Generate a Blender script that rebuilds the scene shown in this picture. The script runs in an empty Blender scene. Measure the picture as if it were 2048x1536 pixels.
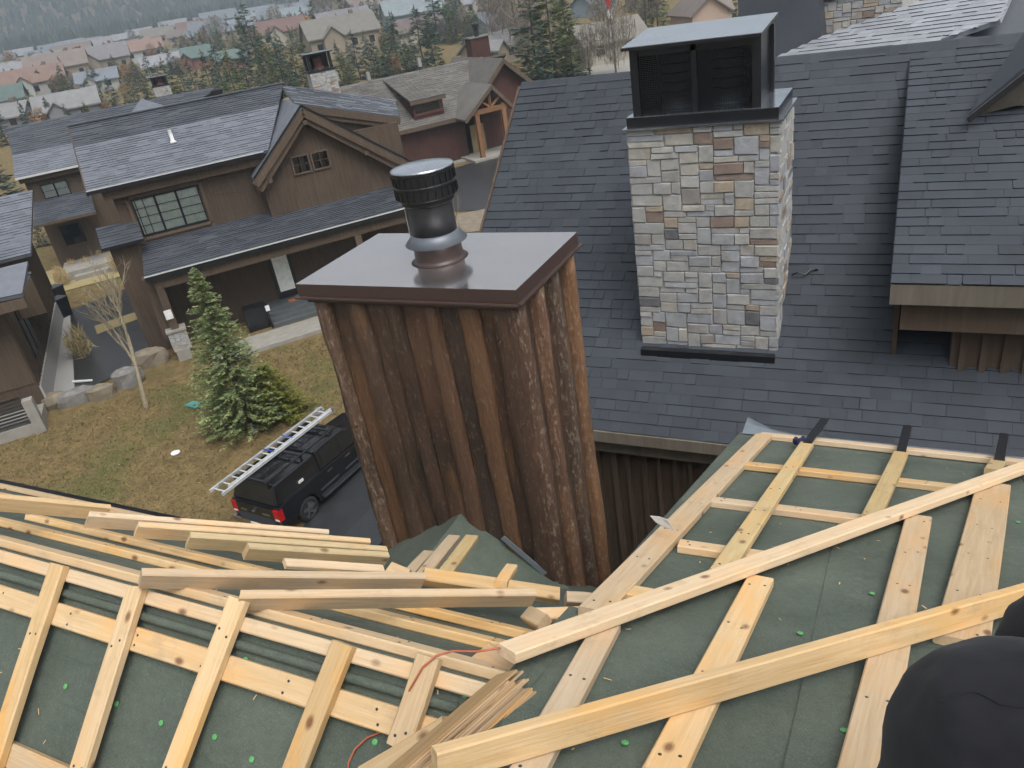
import bpy, math, random
import numpy as np
from mathutils import Matrix, Vector
random.seed(7); np.random.seed(7)
C = bpy.context.scene.collection
SC = bpy.context.scene

# ------------------------------------------------------------------ camera
F = 1560.0; ZC = 12.5
_p, _r, _y = [math.radians(v) for v in (27.65824686, -9.57756529, 29.07968831)]
def _cam():
    fw = np.array([0, math.cos(_p), -math.sin(_p)]); ri = np.array([1., 0, 0]); up = np.cross(ri, fw)
    r2 = math.cos(_r)*ri + math.sin(_r)*up; u2 = -math.sin(_r)*ri + math.cos(_r)*up
    c, s = math.cos(_y), math.sin(_y); m = np.array([[c, -s, 0], [s, c, 0], [0, 0, 1]])
    return m@r2, m@u2, m@fw
RI, UP, FW = _cam(); O = np.array([0, 0, ZC])
cd = bpy.data.cameras.new('camera'); cam = bpy.data.objects.new('camera', cd); C.objects.link(cam)
cd.sensor_width = 36; cd.lens = F*36/2048; cd.clip_start = .05; cd.clip_end = 6000
cam.matrix_world = Matrix([[RI[0], UP[0], -FW[0], O[0]], [RI[1], UP[1], -FW[1], O[1]], [RI[2], UP[2], -FW[2], O[2]], [0, 0, 0, 1]])
SC.camera = cam

# ------------------------------------------------------------------ sky, light, exposure
SUN_EL, SUN_AZ = math.radians(60), math.radians(125)
w = bpy.data.worlds.new('World'); SC.world = w; w.use_nodes = True
nt = w.node_tree; bg = nt.nodes['Background']
sky = nt.nodes.new('ShaderNodeTexSky'); sky.sky_type = 'NISHITA'; sky.sun_disc = False
sky.sun_elevation = SUN_EL; sky.sun_rotation = SUN_AZ; sky.air_density = 1.0; sky.dust_density = 5.0; sky.ozone_density = 1.0
hs = nt.nodes.new('ShaderNodeHueSaturation'); hs.inputs['Saturation'].default_value = .12
nt.links.new(sky.outputs[0], hs.inputs['Color']); nt.links.new(hs.outputs[0], bg.inputs[0]); bg.inputs[1].default_value = .13
sd = bpy.data.lights.new('sun', 'SUN'); sun = bpy.data.objects.new('sun', sd); C.objects.link(sun)
sd.energy = 1.3; sd.angle = math.radians(45); sd.color = (1, .97, .93)
sun.rotation_euler = (math.pi/2-SUN_EL, 0, math.pi-SUN_AZ)
SC.view_settings.view_transform = 'Standard'; SC.view_settings.look = 'None'; SC.view_settings.gamma = 1
SC.view_settings.exposure = .8; SC.view_settings.use_curve_mapping = False
SC.cycles.use_adaptive_sampling = True; SC.cycles.adaptive_threshold = .03; SC.cycles.max_bounces = 5; SC.cycles.diffuse_bounces = 3; SC.cycles.glossy_bounces = 3; SC.cycles.transparent_max_bounces = 12; SC.cycles.volume_bounces = 1

# ------------------------------------------------------------------ geometry helpers
def V(*a): return np.array(a, float)
def nrm(v): v = np.asarray(v, float); return v/np.linalg.norm(v)
def ray(x, y): return nrm((x-1024)*RI-(y-768)*UP+F*FW)
def at(x, y, d): return O+ray(x, y)*d                              # a point at a distance along a sight line
def on(x, y, p, n):                                                # where a sight line meets a plane of the place
    d = ray(x, y); return O+d*(((p-O)@n)/(d@n))
def onz(x, y, h): return on(x, y, V(0, 0, h), V(0, 0, 1))
def sm(a, b, x):
    t = np.clip((x-a)/(b-a), 0, 1); return t*t*(3-2*t)
def terr(x, y):                                                    # ground height
    r = np.hypot(x, y)
    z = -1.7*sm(35, 17, r) + 17.0*np.clip((r-70)/780, 0, 1)**1.15
    return z
def ong(x, y):                                                     # where a sight line meets the ground
    d = ray(x, y); t = 5.
    while t < 900:
        q = O+d*t
        if q[2] < terr(q[0], q[1]): break
        t *= 1.004
    return V(q[0], q[1], terr(q[0], q[1]))
def pj(q):
    d = np.asarray(q, float)-O; z = d@FW
    return (1024+F*(d@RI)/z, 768-F*(d@UP)/z, z)

class MB:
    def __init__(s): s.v = []; s.f = []
    def add(s, vs, fs):
        k = len(s.v); s.v += [tuple(map(float, q)) for q in vs]; s.f += [tuple(i+k for i in f) for f in fs]; return s
    def hexa(s, p):      # 8 points: bottom 4 ccw, top 4 ccw
        return s.add(p, [(3, 2, 1, 0), (4, 5, 6, 7), (0, 1, 5, 4), (1, 2, 6, 5), (2, 3, 7, 6), (3, 0, 4, 7)])
    def box(s, x0, x1, y0, y1, z0, z1):
        return s.hexa([(x0, y0, z0), (x1, y0, z0), (x1, y1, z0), (x0, y1, z0), (x0, y0, z1), (x1, y0, z1), (x1, y1, z1), (x0, y1, z1)])
    def fbox(s, fr, a0, a1, b0, b1, z0, z1):
        P = fr.P
        return s.hexa([P(a0, b0, z0), P(a1, b0, z0), P(a1, b1, z0), P(a0, b1, z0), P(a0, b0, z1), P(a1, b0, z1), P(a1, b1, z1), P(a0, b1, z1)])
    def slab(s, pts, d):     # polygon extruded by vector d
        n = len(pts); p = [np.asarray(q, float) for q in pts]; q = [a+np.asarray(d, float) for a in p]
        return s.add(p+q, [tuple(range(n)), tuple(range(2*n-1, n-1, -1))]+[(i, i+n, (i+1) % n+n, (i+1) % n) for i in range(n)])
    def bar(s, p0, p1, w, t, up=(0, 0, 1)):
        p0 = np.asarray(p0, float); p1 = np.asarray(p1, float); x = nrm(p1-p0); y = nrm(np.cross(up, x)); z = np.cross(x, y)
        a = y*w/2; b = z*t/2
        return s.hexa([p0-a-b, p1-a-b, p1+a-b, p0+a-b, p0-a+b, p1-a+b, p1+a+b, p0+a+b])
    def tube(s, pts, r, n=8, caps=True):
        pts = [np.asarray(q, float) for q in pts]; rr = r if hasattr(r, '__len__') else [r]*len(pts); vs = []; fs = []
        ref = V(.13, .27, .95)
        for i, q in enumerate(pts):
            t = nrm(pts[min(i+1, len(pts)-1)]-pts[max(i-1, 0)]); u = nrm(np.cross(ref, t)); w_ = np.cross(t, u)
            for k in range(n):
                a = 2*math.pi*k/n; vs.append(q+(u*math.cos(a)+w_*math.sin(a))*rr[i])
        for i in range(len(pts)-1):
            for k in range(n): fs.append((i*n+k, i*n+(k+1) % n, (i+1)*n+(k+1) % n, (i+1)*n+k))
        if caps: fs.append(tuple(range(n-1, -1, -1))); fs.append(tuple(range((len(pts)-1)*n, len(pts)*n)))
        return s.add(vs, fs)
    def lathe(s, c, prof, n=32):
        c = np.asarray(c, float); vs = []; fs = []
        for r, z in prof:
            for k in range(n): a = 2*math.pi*k/n; vs.append(c+V(r*math.cos(a), r*math.sin(a), z))
        for i in range(len(prof)-1):
            for k in range(n): fs.append((i*n+k, i*n+(k+1) % n, (i+1)*n+(k+1) % n, (i+1)*n+k))
        fs.append(tuple(range(n-1, -1, -1))); fs.append(tuple(range((len(prof)-1)*n, len(prof)*n)))
        return s.add(vs, fs)
    def mesh(s, name):
        m = bpy.data.meshes.new(name); m.from_pydata(s.v, [], s.f); m.update(); return m
    def build(s, name, mat, parent=None, smooth=False, frame=None, kind=None):
        m = s.mesh(name)
        return obj(name, m, mat, parent, smooth, frame, kind)
def obj(name, me, mat, parent=None, smooth=False, frame=None, kind=None):
    o = bpy.data.objects.new(name, me); C.objects.link(o)
    if mat is not None and not len(me.materials): me.materials.append(mat)
    if smooth: me.polygons.foreach_set('use_smooth', [True]*len(me.polygons))
    if parent is not None:
        o.parent = parent; o.matrix_parent_inverse = INV(parent)
    if frame is not None: o.matrix_basis = frame
    if kind: o['kind'] = kind
    return o
def INV(p):
    m = p.matrix_basis.copy()
    if p.parent is not None: m = p.parent.matrix_basis @ p.matrix_parent_inverse @ m
    return m.inverted()
def thing(name, loc, label, cat, group=None):
    o = bpy.data.objects.new(name, None); C.objects.link(o); o.location = Vector([float(v) for v in loc]); o.empty_display_size = .2
    o.matrix_basis = Matrix.Translation(o.location)
    return tag(o, label, cat, group)
def tag(o, label=None, cat=None, group=None, kind=None):
    if label: o['label'] = label
    if cat: o['category'] = cat
    if group: o['group'] = group
    if kind: o['kind'] = kind
    return o
def copy_tree(o, parent=None):
    c = o.copy(); C.objects.link(c)
    if parent is not None: c.parent = parent
    for ch in [k for k in bpy.data.objects if k.parent is o]: copy_tree(ch, c)
    return c
def frame_from(p, x, z):
    x = nrm(x); z = nrm(np.asarray(z)-x*(x@z)); y = np.cross(z, x)
    return Matrix([[x[0], y[0], z[0], p[0]], [x[1], y[1], z[1], p[1]], [x[2], y[2], z[2], p[2]], [0, 0, 0, 1]])
class Fr:
    def __init__(s, o, az):
        a = math.radians(az); s.o = np.asarray(o, float); s.A = V(math.sin(a), math.cos(a), 0); s.B = V(-math.cos(a), math.sin(a), 0)
    def P(s, a, b, z): return s.o+s.A*a+s.B*b+V(0, 0, z)
    def px(s, x, y, t):   # sight line on the vertical plane b = t -> (a, z)
        q = on(x, y, s.o+s.B*t, s.B)-s.o; return q@s.A, q[2]

# ------------------------------------------------------------------ materials
class N:
    def __init__(s, name):
        s.m = bpy.data.materials.new(name); s.m.use_nodes = True; s.t = s.m.node_tree; s.b = s.t.nodes['Principled BSDF']
    def n(s, typ, **kw):
        q = s.t.nodes.new(typ)
        for k, v in kw.items():
            if k in ('I',):
                for a, b in v.items():
                    if hasattr(b, 'is_output') or isinstance(b, bpy.types.NodeSocket): s.t.links.new(b, q.inputs[a])
                    else: q.inputs[a].default_value = b
            else: setattr(q, k, v)
        return q
    def set(s, **kw):
        al = {'col': 'Base Color', 'rough': 'Roughness', 'metal': 'Metallic', 'spec': 'Specular IOR Level', 'normal': 'Normal', 'coat': 'Coat Weight', 'coatr': 'Coat Roughness', 'emit': 'Emission Color', 'emits': 'Emission Strength', 'alpha': 'Alpha', 'trans': 'Transmission Weight', 'sheen': 'Sheen Weight'}
        for k, v in kw.items():
            i = s.b.inputs[al[k]]
            if isinstance(v, bpy.types.NodeSocket): s.t.links.new(v, i)
            else: i.default_value = (*v, 1) if isinstance(v, (tuple, list)) and len(v) == 3 else v
        return s.m
    def coord(s, kind='Object', scale=(1, 1, 1)):
        tc = s.n('ShaderNodeTexCoord'); mp = s.n('ShaderNodeMapping', I={'Vector': tc.outputs[kind], 'Scale': scale}); return mp.outputs[0]
    def pos(s, scale=(1, 1, 1)):
        g = s.n('ShaderNodeNewGeometry'); mp = s.n('ShaderNodeMapping', I={'Vector': g.outputs['Position'], 'Scale': scale}); return mp.outputs[0]
    def noise(s, vec, scale, detail=3, rough=.55, dist=0):
        return s.n('ShaderNodeTexNoise', I={'Vector': vec, 'Scale': scale, 'Detail': detail, 'Roughness': rough, 'Distortion': dist}).outputs[0]
    def ramp(s, f, stops, interp='LINEAR'):
        r = s.n('ShaderNodeValToRGB', I={'Fac': f}); e = r.color_ramp; e.interpolation = interp
        while len(e.elements) < len(stops): e.elements.new(.5)
        for el, (p, c) in zip(e.elements, stops): el.position = p; el.color = (*c, 1) if len(c) == 3 else c
        return r.outputs[0]
    def mix(s, a, b, f, mode='MIX'):
        q = s.n('ShaderNodeMix', data_type='RGBA', blend_type=mode)
        for i, v in ((0, f), (6, a), (7, b)):
            if isinstance(v, bpy.types.NodeSocket): s.t.links.new(v, q.inputs[i])
            else: q.inputs[i].default_value = (*v, 1) if isinstance(v, (tuple, list)) and len(v) == 3 else v
        return q.outputs[2]
    def math(s, op, a, b=0., clamp=False):
        q = s.n('ShaderNodeMath', operation=op, use_clamp=clamp, I={0: a, 1: b}); return q.outputs[0]
    def bump(s, h, strength=.3, dist=.02):
        return s.n('ShaderNodeBump', I={'Height': h, 'Strength': strength, 'Distance': dist}).outputs[0]
    def rnd(s): return s.n('ShaderNodeObjectInfo').outputs['Random']
    def isl(s): return s.n('ShaderNodeNewGeometry').outputs['Random Per Island']
    def hsv(s, c, v=1., sat=1., h=.5):
        return s.n('ShaderNodeHueSaturation', I={'Color': c, 'Value': v, 'Saturation': sat, 'Hue': h}).outputs[0]
    def rng(s, x, a, b): return s.n('ShaderNodeMapRange', I={'Value': x, 'To Min': a, 'To Max': b}).outputs[0]

def plain(name, col, rough=.6, metal=0, var=.15, scale=6, bump=0, spec=.5):
    k = N(name); c = k.pos(); f = k.noise(c, scale, 4)
    k.set(col=k.hsv(k.n('ShaderNodeRGB').outputs[0] if 0 else k.mix(col, col, 0.), v=k.rng(f, 1-var*2, 1+var*2)), rough=rough, metal=metal, spec=spec)
    if bump: k.set(normal=k.bump(k.noise(c, scale*8, 4), bump, .01))
    return k.m
MT = {}
def mk_lumber(name, a, b, knot):
    k = N(name); r = k.rnd()
    off = k.n('ShaderNodeCombineXYZ', I={0: k.math('MULTIPLY', r, 37.), 1: k.math('MULTIPLY', r, 11.), 2: 0.}).outputs[0]
    tc = k.n('ShaderNodeTexCoord').outputs['Object']
    v = k.n('ShaderNodeVectorMath', operation='ADD', I={0: tc, 1: off}).outputs[0]
    g = k.n('ShaderNodeMapping', I={'Vector': v, 'Scale': (1.3, 26, 26)}).outputs[0]
    n1 = k.noise(g, 1.6, 4, .6, 1.2); n2 = k.noise(k.n('ShaderNodeMapping', I={'Vector': v, 'Scale': (2.2, 6, 6)}).outputs[0], 1., 3)
    col = k.mix(a, b, k.ramp(n1, [(.35, (0, 0, 0)), (.68, (1, 1, 1))]))
    col = k.mix(col, tuple(x*y for x, y in zip(a, (1.05, .86, .62))), k.ramp(n2, [(.5, (0, 0, 0)), (.72, (1, 1, 1))]))
    vo = k.n('ShaderNodeTexVoronoi', I={'Vector': k.n('ShaderNodeMapping', I={'Vector': v, 'Scale': (5.5, 9, 9)}).outputs[0], 'Scale': 1., 'Randomness': 1.}).outputs[0]
    kf = k.ramp(vo, [(.07, (1, 1, 1)), (.17, (0, 0, 0))])
    col = k.mix(col, knot, kf)
    col = k.hsv(col, v=k.rng(r, .76, 1.12), sat=k.rng(k.math('FRACT', k.math('MULTIPLY', r, 7.3)), .82, 1.12))
    col = k.mix(col, (.30, .22, .15), k.ramp(k.noise(v, 5.5, 5, .7), [(.56, (0, 0, 0)), (.75, (.45, .45, .45))]))
    return k.set(col=col, rough=.66, spec=.3, normal=k.bump(k.noise(g, 5., 3), .3, .005))
MT['lumber'] = mk_lumber('lumber', (.64, .47, .285), (.54, .375, .205), (.22, .115, .06))
MT['lumber2'] = mk_lumber('treated_lumber', (.55, .41, .20), (.46, .32, .13), (.24, .13, .05))

def mk_felt():
    k = N('underlayment'); c = k.pos()
    f = k.noise(c, 2.2, 5); g = k.noise(c, 140, 3, .7)
    s = k.n('ShaderNodeTexWave', bands_direction='DIAGONAL', I={'Vector': c, 'Scale': 55., 'Distortion': 3., 'Detail': 2.}).outputs[1]
    col = k.ramp(f, [(.3, (.066, .082, .066)), (.7, (.100, .118, .095))])
    col = k.hsv(col, v=k.rng(g, .55, 1.5)); col = k.hsv(col, v=k.rng(k.noise(c, 26, 4, .7), .75, 1.25)); col = k.mix(col, (.17, .185, .165), k.ramp(g, [(.58, (0, 0, 0)), (.8, (.6, .6, .6))]))
    h = k.math('ADD', k.math('MULTIPLY', k.noise(c, 5, 3), 2.), k.math('MULTIPLY', s, .05))
    return k.set(col=col, rough=.72, spec=.3, normal=k.bump(k.math('ADD', h, k.math('MULTIPLY', g, .12)), .6, .015))
MT['felt'] = mk_felt()

def mk_shingle(name, lo, hi, frost=0., rough=.62, spec=.5):
    k = N(name); r = k.math('FRACT', k.math('ADD', k.rnd(), k.isl()))
    c = k.pos(); g = k.noise(c, 260, 2, .8); f = k.noise(c, .8, 4)
    col = k.ramp(r, [(0, lo), (.55, tuple((a+b)/2 for a, b in zip(lo, hi))), (1, hi)])
    col = k.hsv(col, v=k.rng(g, .55, 1.45)); col = k.hsv(col, v=k.rng(f, .68, 1.32))
    if frost:
        col = k.mix(col, (.33, .35, .40), k.math('MULTIPLY', k.ramp(k.noise(c, 3.2, 5, .7), [(.3, (0, 0, 0)), (.75, (1, 1, 1))]), frost))
    return k.set(col=col, rough=rough, spec=spec, normal=k.bump(g, .35, .003))
MT['shingle'] = mk_shingle('dark_shingle', (.033, .039, .048), (.043, .050, .062), 0, .74, .36)
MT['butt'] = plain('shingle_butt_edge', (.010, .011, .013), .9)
MT['shingle_far'] = mk_shingle('far_shingle', (.040, .045, .056), (.066, .073, .088), 0, .5, .55)
MT['shingle_frost'] = mk_shingle('damp_shingle', (.095, .104, .124), (.125, .136, .160), .18, .5, .5)
MT['shingle_sky_sheen'] = mk_shingle('wet_sky_sheen_shingle', (.25, .265, .29), (.34, .355, .385), .3, .3, .8)  # base colour made pale to paint in sky reflected off the tilted roof
MT['shingle_taupe'] = mk_shingle('taupe_shingle', (.088, .080, .069), (.125, .113, .097), .1, .7, .4)

def mk_stone(name='fieldstone'):
    k = N(name); r = k.rnd(); c = k.pos()
    col = k.ramp(r, [(0, (.33, .325, .315)), (.16, (.36, .352, .335)), (.32, (.315, .32, .33)), (.46, (.385, .365, .325)), (.58, (.325, .33, .35)), (.68, (.355, .35, .335)), (.76, (.38, .37, .355)), (.82, (.235, .18, .15)), (.87, (.36, .30, .235)), (.93, (.15, .15, .155)), (.95, (.27, .25, .235)), (.97, (.35, .36, .365))], 'CONSTANT')
    f = k.noise(c, 9, 5, .65); col = k.hsv(col, v=k.rng(f, .55, 1.45))
    rust = k.ramp(k.noise(c, 4.3, 4), [(.58, (0, 0, 0)), (.72, (.6, .6, .6))]); col = k.mix(col, (.26, .185, .12), rust)
    h = k.math('ADD', k.noise(c, 18, 5, .65), k.math('MULTIPLY', k.noise(c, 60, 3), .4))
    return k.set(col=col, rough=.68, spec=.4, normal=k.bump(h, .6, .016))
MT['stone'] = mk_stone()
def mk_wane(name, lo, hi, am, br=1.):
    k = N(name); r = k.rnd()
    off = k.n('ShaderNodeCombineXYZ', I={0: k.math('MULTIPLY', r, 53.), 1: k.math('MULTIPLY', r, 17.), 2: 0.}).outputs[0]
    v = k.n('ShaderNodeVectorMath', operation='ADD', I={0: k.pos(), 1: off}).outputs[0]
    mp = lambda sc: k.n('ShaderNodeMapping', I={'Vector': v, 'Scale': sc}).outputs[0]
    a = k.noise(mp((26, 26, 2.6)), 1.2, 5, .7, .8); b = k.noise(mp((1.6, 1.6, .7)), 1.1, 3)
    col = k.ramp(r, [(0, (.075, .043, .029)), (.22, (.115, .062, .038)), (.4, (.060, .039, .029)), (.58, (.140, .074, .040)), (.76, (.090, .054, .036)), (.9, (.165, .092, .050))], 'CONSTANT')
    col = k.hsv(col, v=k.rng(a, .45*br, 1.6*br))
    col = k.mix(col, (.032, .024, .020), k.ramp(b, [(.52, (0, 0, 0)), (.68, (.7, .7, .7))]))
    col = k.mix(col, (.24, .12, .05), k.ramp(k.noise(mp((5, 5, .9)), 1.4, 3), [(.6, (0, 0, 0)), (.78, (.6, .6, .6))]))
    fl = k.noise(mp((38, 38, 13)), 1.2, 4, .75)
    col = k.mix(col, (.40, .31, .22), k.ramp(fl, [(lo, (0, 0, 0)), (hi, (am, am, am))]))
    return k.set(col=col, rough=.55, spec=.45, normal=k.bump(k.math('ADD', a, k.math('MULTIPLY', fl, .8)), .7, .02))
MT['wane'] = mk_wane('weathered_slab_wood', .56, .74, .42); MT['wane_worn_sunlit'] = mk_wane('worn_sunlit_slab_wood', .52, .66, .62, 1.45)  # second has worn flecks, plus sunlight painted in as a brighter base
def mk_siding(name, lo, hi, sc=(14, 14, 1)):
    k = N(name); c = k.pos(sc); a = k.noise(c, 1., 5, .6); b = k.noise(k.pos((.7, .7, .5)), 1., 4)
    col = k.ramp(a, [(.3, lo), (.7, hi)]); col = k.hsv(col, v=k.rng(b, .7, 1.3)); col = k.hsv(col, v=k.rng(k.rnd(), .85, 1.15))
    return k.set(col=col, rough=.7, spec=.35, normal=k.bump(a, .3, .01))
MT['siding'] = mk_siding('dark_stained_siding', (.062, .043, .030), (.098, .069, .048))
MT['trim'] = mk_siding('brown_trim', (.082, .058, .041), (.118, .085, .060))
MT['fascia'] = mk_siding('grey_brown_fascia', (.14, .12, .095), (.19, .165, .132))
MT['red_siding'] = mk_siding('red_brown_siding', (.052, .021, .017), (.085, .036, .028))
MT['timber'] = mk_siding('honey_timber', (.17, .085, .042), (.25, .13, .065))
MT['door_wood'] = mk_siding('tan_door', (.24, .17, .085), (.32, .23, .12))

def mk_cap(name, base, metal):
    k = N(name); c = k.pos(); f = k.noise(c, 3, 3)
    col = k.hsv(k.mix(base, base, 0.), v=k.rng(f, .94, 1.06))
    return k.set(col=col, rough=k.rng(f, .10, .2) if metal > .5 else k.rng(f, .3, .42), metal=metal, spec=.5, coat=.3 if metal > .5 else .0, coatr=.06, normal=k.bump(k.noise(c, 1.2, 2), .05, .05))
MT['cap'] = mk_cap('brown_cap_metal', (.062, .040, .035), .0); MT['cap_wet_sky_sheen'] = mk_cap('wet_sky_sheen_cap_metal', (.57, .525, .52), .92)  # second is the same wet metal, coloured pale to paint in reflected sky
MT['black_metal'] = plain('black_metal', (.012, .013, .016), .32, 0, .1, 8, .1, .6)
MT['graphite'] = plain('graphite_metal', (.045, .047, .052), .42, .3, .15, 10, .1)
MT['galv'] = plain('galvanised_flashing', (.27, .31, .35), .42, .45, .12, 9, .15)
MT['slate_metal'] = plain('slate_grey_metal', (.13, .145, .165), .4, .3, .12, 9)
MT['white_metal'] = plain('pale_drip_metal', (.62, .62, .60), .4, .2, .1)
MT['cap_top'] = plain('wet_sky_sheen_lid_metal', (.52, .55, .60), .15, .9, .08, 4)  # pale colour on wet lids and trays paints in the sky's reflection
MT['white'] = plain('white_plastic', (.72, .72, .70), .5)
MT['concrete'] = plain('concrete', (.27, .255, .225), .8, 0, .15, 3, .2)
MT['grey_deck'] = plain('grey_deck', (.085, .095, .10), .55, 0, .12, 5)
MT['asphalt'] = plain('wet_asphalt', (.028, .029, .032), .38, 0, .25, 2, .3)
MT['rock'] = plain('boulder', (.20, .165, .12), .8, 0, .3, 2.5, .6)
MT['rockg'] = plain('grey_boulder', (.20, .19, .18), .8, 0, .3, 3, .6)
MT['bark'] = plain('bark', (.10, .075, .055), .85, 0, .3, 20, .5)
MT['pale_bark'] = plain('pale_bark', (.30, .25, .17), .8, 0, .25, 12, .3)
MT['black_cloth'] = None
MT['car_black'] = plain('black_car_paint', (.008, .008, .010), .14, 0, .05, 3, 0, .6)
MT['rubber'] = plain('tyre_rubber', (.016, .016, .017), .75)
MT['chrome'] = plain('chrome', (.55, .56, .58), .15, 1)
MT['alu'] = plain('aluminium', (.62, .63, .64), .4, .3)
MT['dark_glass'] = plain('dark_glass', (.010, .012, .014), .06, 0, .05, 3, 0, .8)
MT['curtain'] = plain('pale_curtain', (.86, .90, .86), .8)
MT['green_plastic'] = plain('green_cap_plastic', (.10, .36, .11), .45)
MT['orange_cord'] = plain('orange_cord', (.42, .11, .05), .5)
MT['blue'] = plain('blue_plastic', (.02, .07, .32), .45)
MT['navy'] = plain('navy_fabric', (.012, .014, .06), .8)
MT['teal'] = plain('teal_lid', (.07, .26, .24), .6)
MT['red_lamp'] = plain('red_lamp', (.45, .01, .012), .15)
MT['maroon'] = plain('maroon_band', (.10, .035, .03), .6)
MT['orange_mat'] = plain('orange_mat', (.42, .15, .04), .8)
MT['shim'] = mk_lumber('cedar_shim', (.50, .34, .18), (.40, .25, .12), (.25, .13, .05))

def mk_glass():
    k = N('window_glass'); tr = k.n('ShaderNodeBsdfTransparent'); tr.inputs[0].default_value = (.95, .97, .96, 1)
    gl = k.n('ShaderNodeBsdfGlossy'); gl.inputs['Roughness'].default_value = .02
    fr = k.n('ShaderNodeFresnel'); fr.inputs[0].default_value = 1.5
    mx = k.n('ShaderNodeMixShader'); k.t.links.new(k.math('ADD', fr.outputs[0], .06), mx.inputs[0]); k.t.links.new(tr.outputs[0], mx.inputs[1]); k.t.links.new(gl.outputs[0], mx.inputs[2])
    k.t.links.new(mx.outputs[0], k.t.nodes['Material Output'].inputs[0]); return k.m
MT['glass'] = mk_glass()
def mk_leaf(name, stops, rough=.6):
    k = N(name); r = k.isl(); o_ = k.rnd()
    col = k.ramp(r, stops); col = k.hsv(col, v=k.rng(o_, .75, 1.25), h=k.rng(k.math('FRACT', k.math('MULTIPLY', o_, 5.7)), .485, .515))
    k.set(col=col, rough=rough, spec=.25)
    tl = k.n('ShaderNodeBsdfTranslucent'); k.t.links.new(col, tl.inputs[0]); mx = k.n('ShaderNodeMixShader'); mx.inputs[0].default_value = .25
    k.t.links.new(k.b.outputs[0], mx.inputs[1]); k.t.links.new(tl.outputs[0], mx.inputs[2]); k.t.links.new(mx.outputs[0], k.t.nodes['Material Output'].inputs[0]); return k.m
MT['spruce'] = mk_leaf('spruce_needles', [(0, (.09, .125, .05)), (.5, (.19, .24, .10)), (1, (.33, .37, .17))])
MT['yellow_spruce'] = mk_leaf('yellow_green_needles', [(0, (.13, .16, .03)), (.5, (.22, .25, .045)), (1, (.32, .33, .07))])
MT['conifer'] = mk_leaf('conifer_needles', [(0, (.035, .06, .036)), (.5, (.065, .10, .055)), (1, (.11, .145, .075))])
MT['blue_conifer'] = mk_leaf('blue_conifer_needles', [(0, (.04, .065, .06)), (.5, (.085, .12, .10)), (1, (.15, .19, .16))])
MT['olive_conifer'] = mk_leaf('olive_conifer_needles', [(0, (.05, .07, .02)), (.5, (.10, .125, .035)), (1, (.17, .18, .05))])
MT['golden'] = mk_leaf('golden_leaves', [(0, (.30, .17, .035)), (.5, (.46, .28, .06)), (1, (.55, .37, .10))])
MT['rusty'] = mk_leaf('rusty_leaves', [(0, (.16, .09, .045)), (.5, (.24, .15, .08)), (1, (.32, .22, .12))])
MT['twig'] = mk_leaf('bare_twigs', [(0, (.11, .09, .075)), (.5, (.18, .15, .12)), (1, (.26, .225, .18))])
MT['purple_twig'] = mk_leaf('dark_bare_twigs', [(0, (.06, .05, .05)), (.5, (.10, .085, .085)), (1, (.15, .13, .125))])
MT['straw'] = mk_leaf('dry_ornamental_grass', [(0, (.38, .29, .14)), (.5, (.50, .39, .20)), (1, (.60, .49, .28))])
MT['hill_tree'] = mk_leaf('hill_conifers', [(0, (.020, .034, .026)), (.6, (.036, .052, .036)), (1, (.06, .068, .045))])

# ------------------------------------------------------------------ ground, hill, air
def mk_ground():
    k = N('lawn_and_earth'); c = k.pos()
    a = k.noise(c, .35, 5, .6); b = k.noise(c, 2.6, 5, .7); g = k.noise(c, 14, 4, .7)
    col = k.ramp(b, [(.28, (.085, .062, .030)), (.48, (.150, .108, .050)), (.7, (.215, .155, .072))])
    col = k.mix(col, (.075, .095, .030), k.ramp(a, [(.5, (0, 0, 0)), (.66, (.6, .6, .6))]))
    col = k.hsv(col, v=k.rng(g, .55, 1.45))
    return k.set(col=col, rough=.9, spec=.15, normal=k.bump(g, .6, .05))
MT['ground'] = mk_ground()
def polar(name, radii, az0, az1, na, zf, mat, smooth=True):
    vs = []; fs = []
    full = az1-az0 >= 360
    for r in radii:
        for i in range(na):
            a = math.radians(az0+(az1-az0)*i/(na if full else na-1)); x, y = r*math.sin(a), r*math.cos(a); vs.append((x, y, float(zf(x, y))))
    for j in range(len(radii)-1):
        for i in range(na if full else na-1):
            i2 = (i+1) % na; fs.append((j*na+i, j*na+i2, (j+1)*na+i2, (j+1)*na+i))
    m = bpy.data.meshes.new(name); m.from_pydata(vs, [], [tuple(reversed(f)) for f in fs]); o = obj(name, m, mat, smooth=smooth); o['kind'] = 'structure'; return o
ground = polar('ground', [0.5, 6, 10, 14, 17, 20, 23, 26, 29, 32, 35, 38, 45, 55, 70, 85, 110, 150, 210, 300, 420, 560, 720, 900, 1200, 1480], 0, 360, 120, lambda x, y: terr(x, y), MT['ground'])
def hz(x, y):
    r = math.hypot(x, y); a = math.atan2(x, y)
    s = max(0, r-830)
    return float(terr(x, y)) - 1.5 + s*.42*(1+.25*math.sin(a*5+1)+.12*math.sin(a*13+r*.006)) + 7*math.sin(x*.013)*math.sin(y*.017)*min(1, s/150)
k = N('hill_earth'); c = k.pos(); hcol = k.mix((.045, .050, .040), (.10, .075, .06), k.ramp(k.noise(c, .0035, 4), [(.52, (0, 0, 0)), (.6, (1, 1, 1))]))
MT['hill'] = k.set(col=hcol, rough=.95, spec=.1)
hill = polar('hill', [825, 860, 900, 950, 1010, 1080, 1160, 1250, 1320], -120, 60, 90, hz, MT['hill'])
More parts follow.
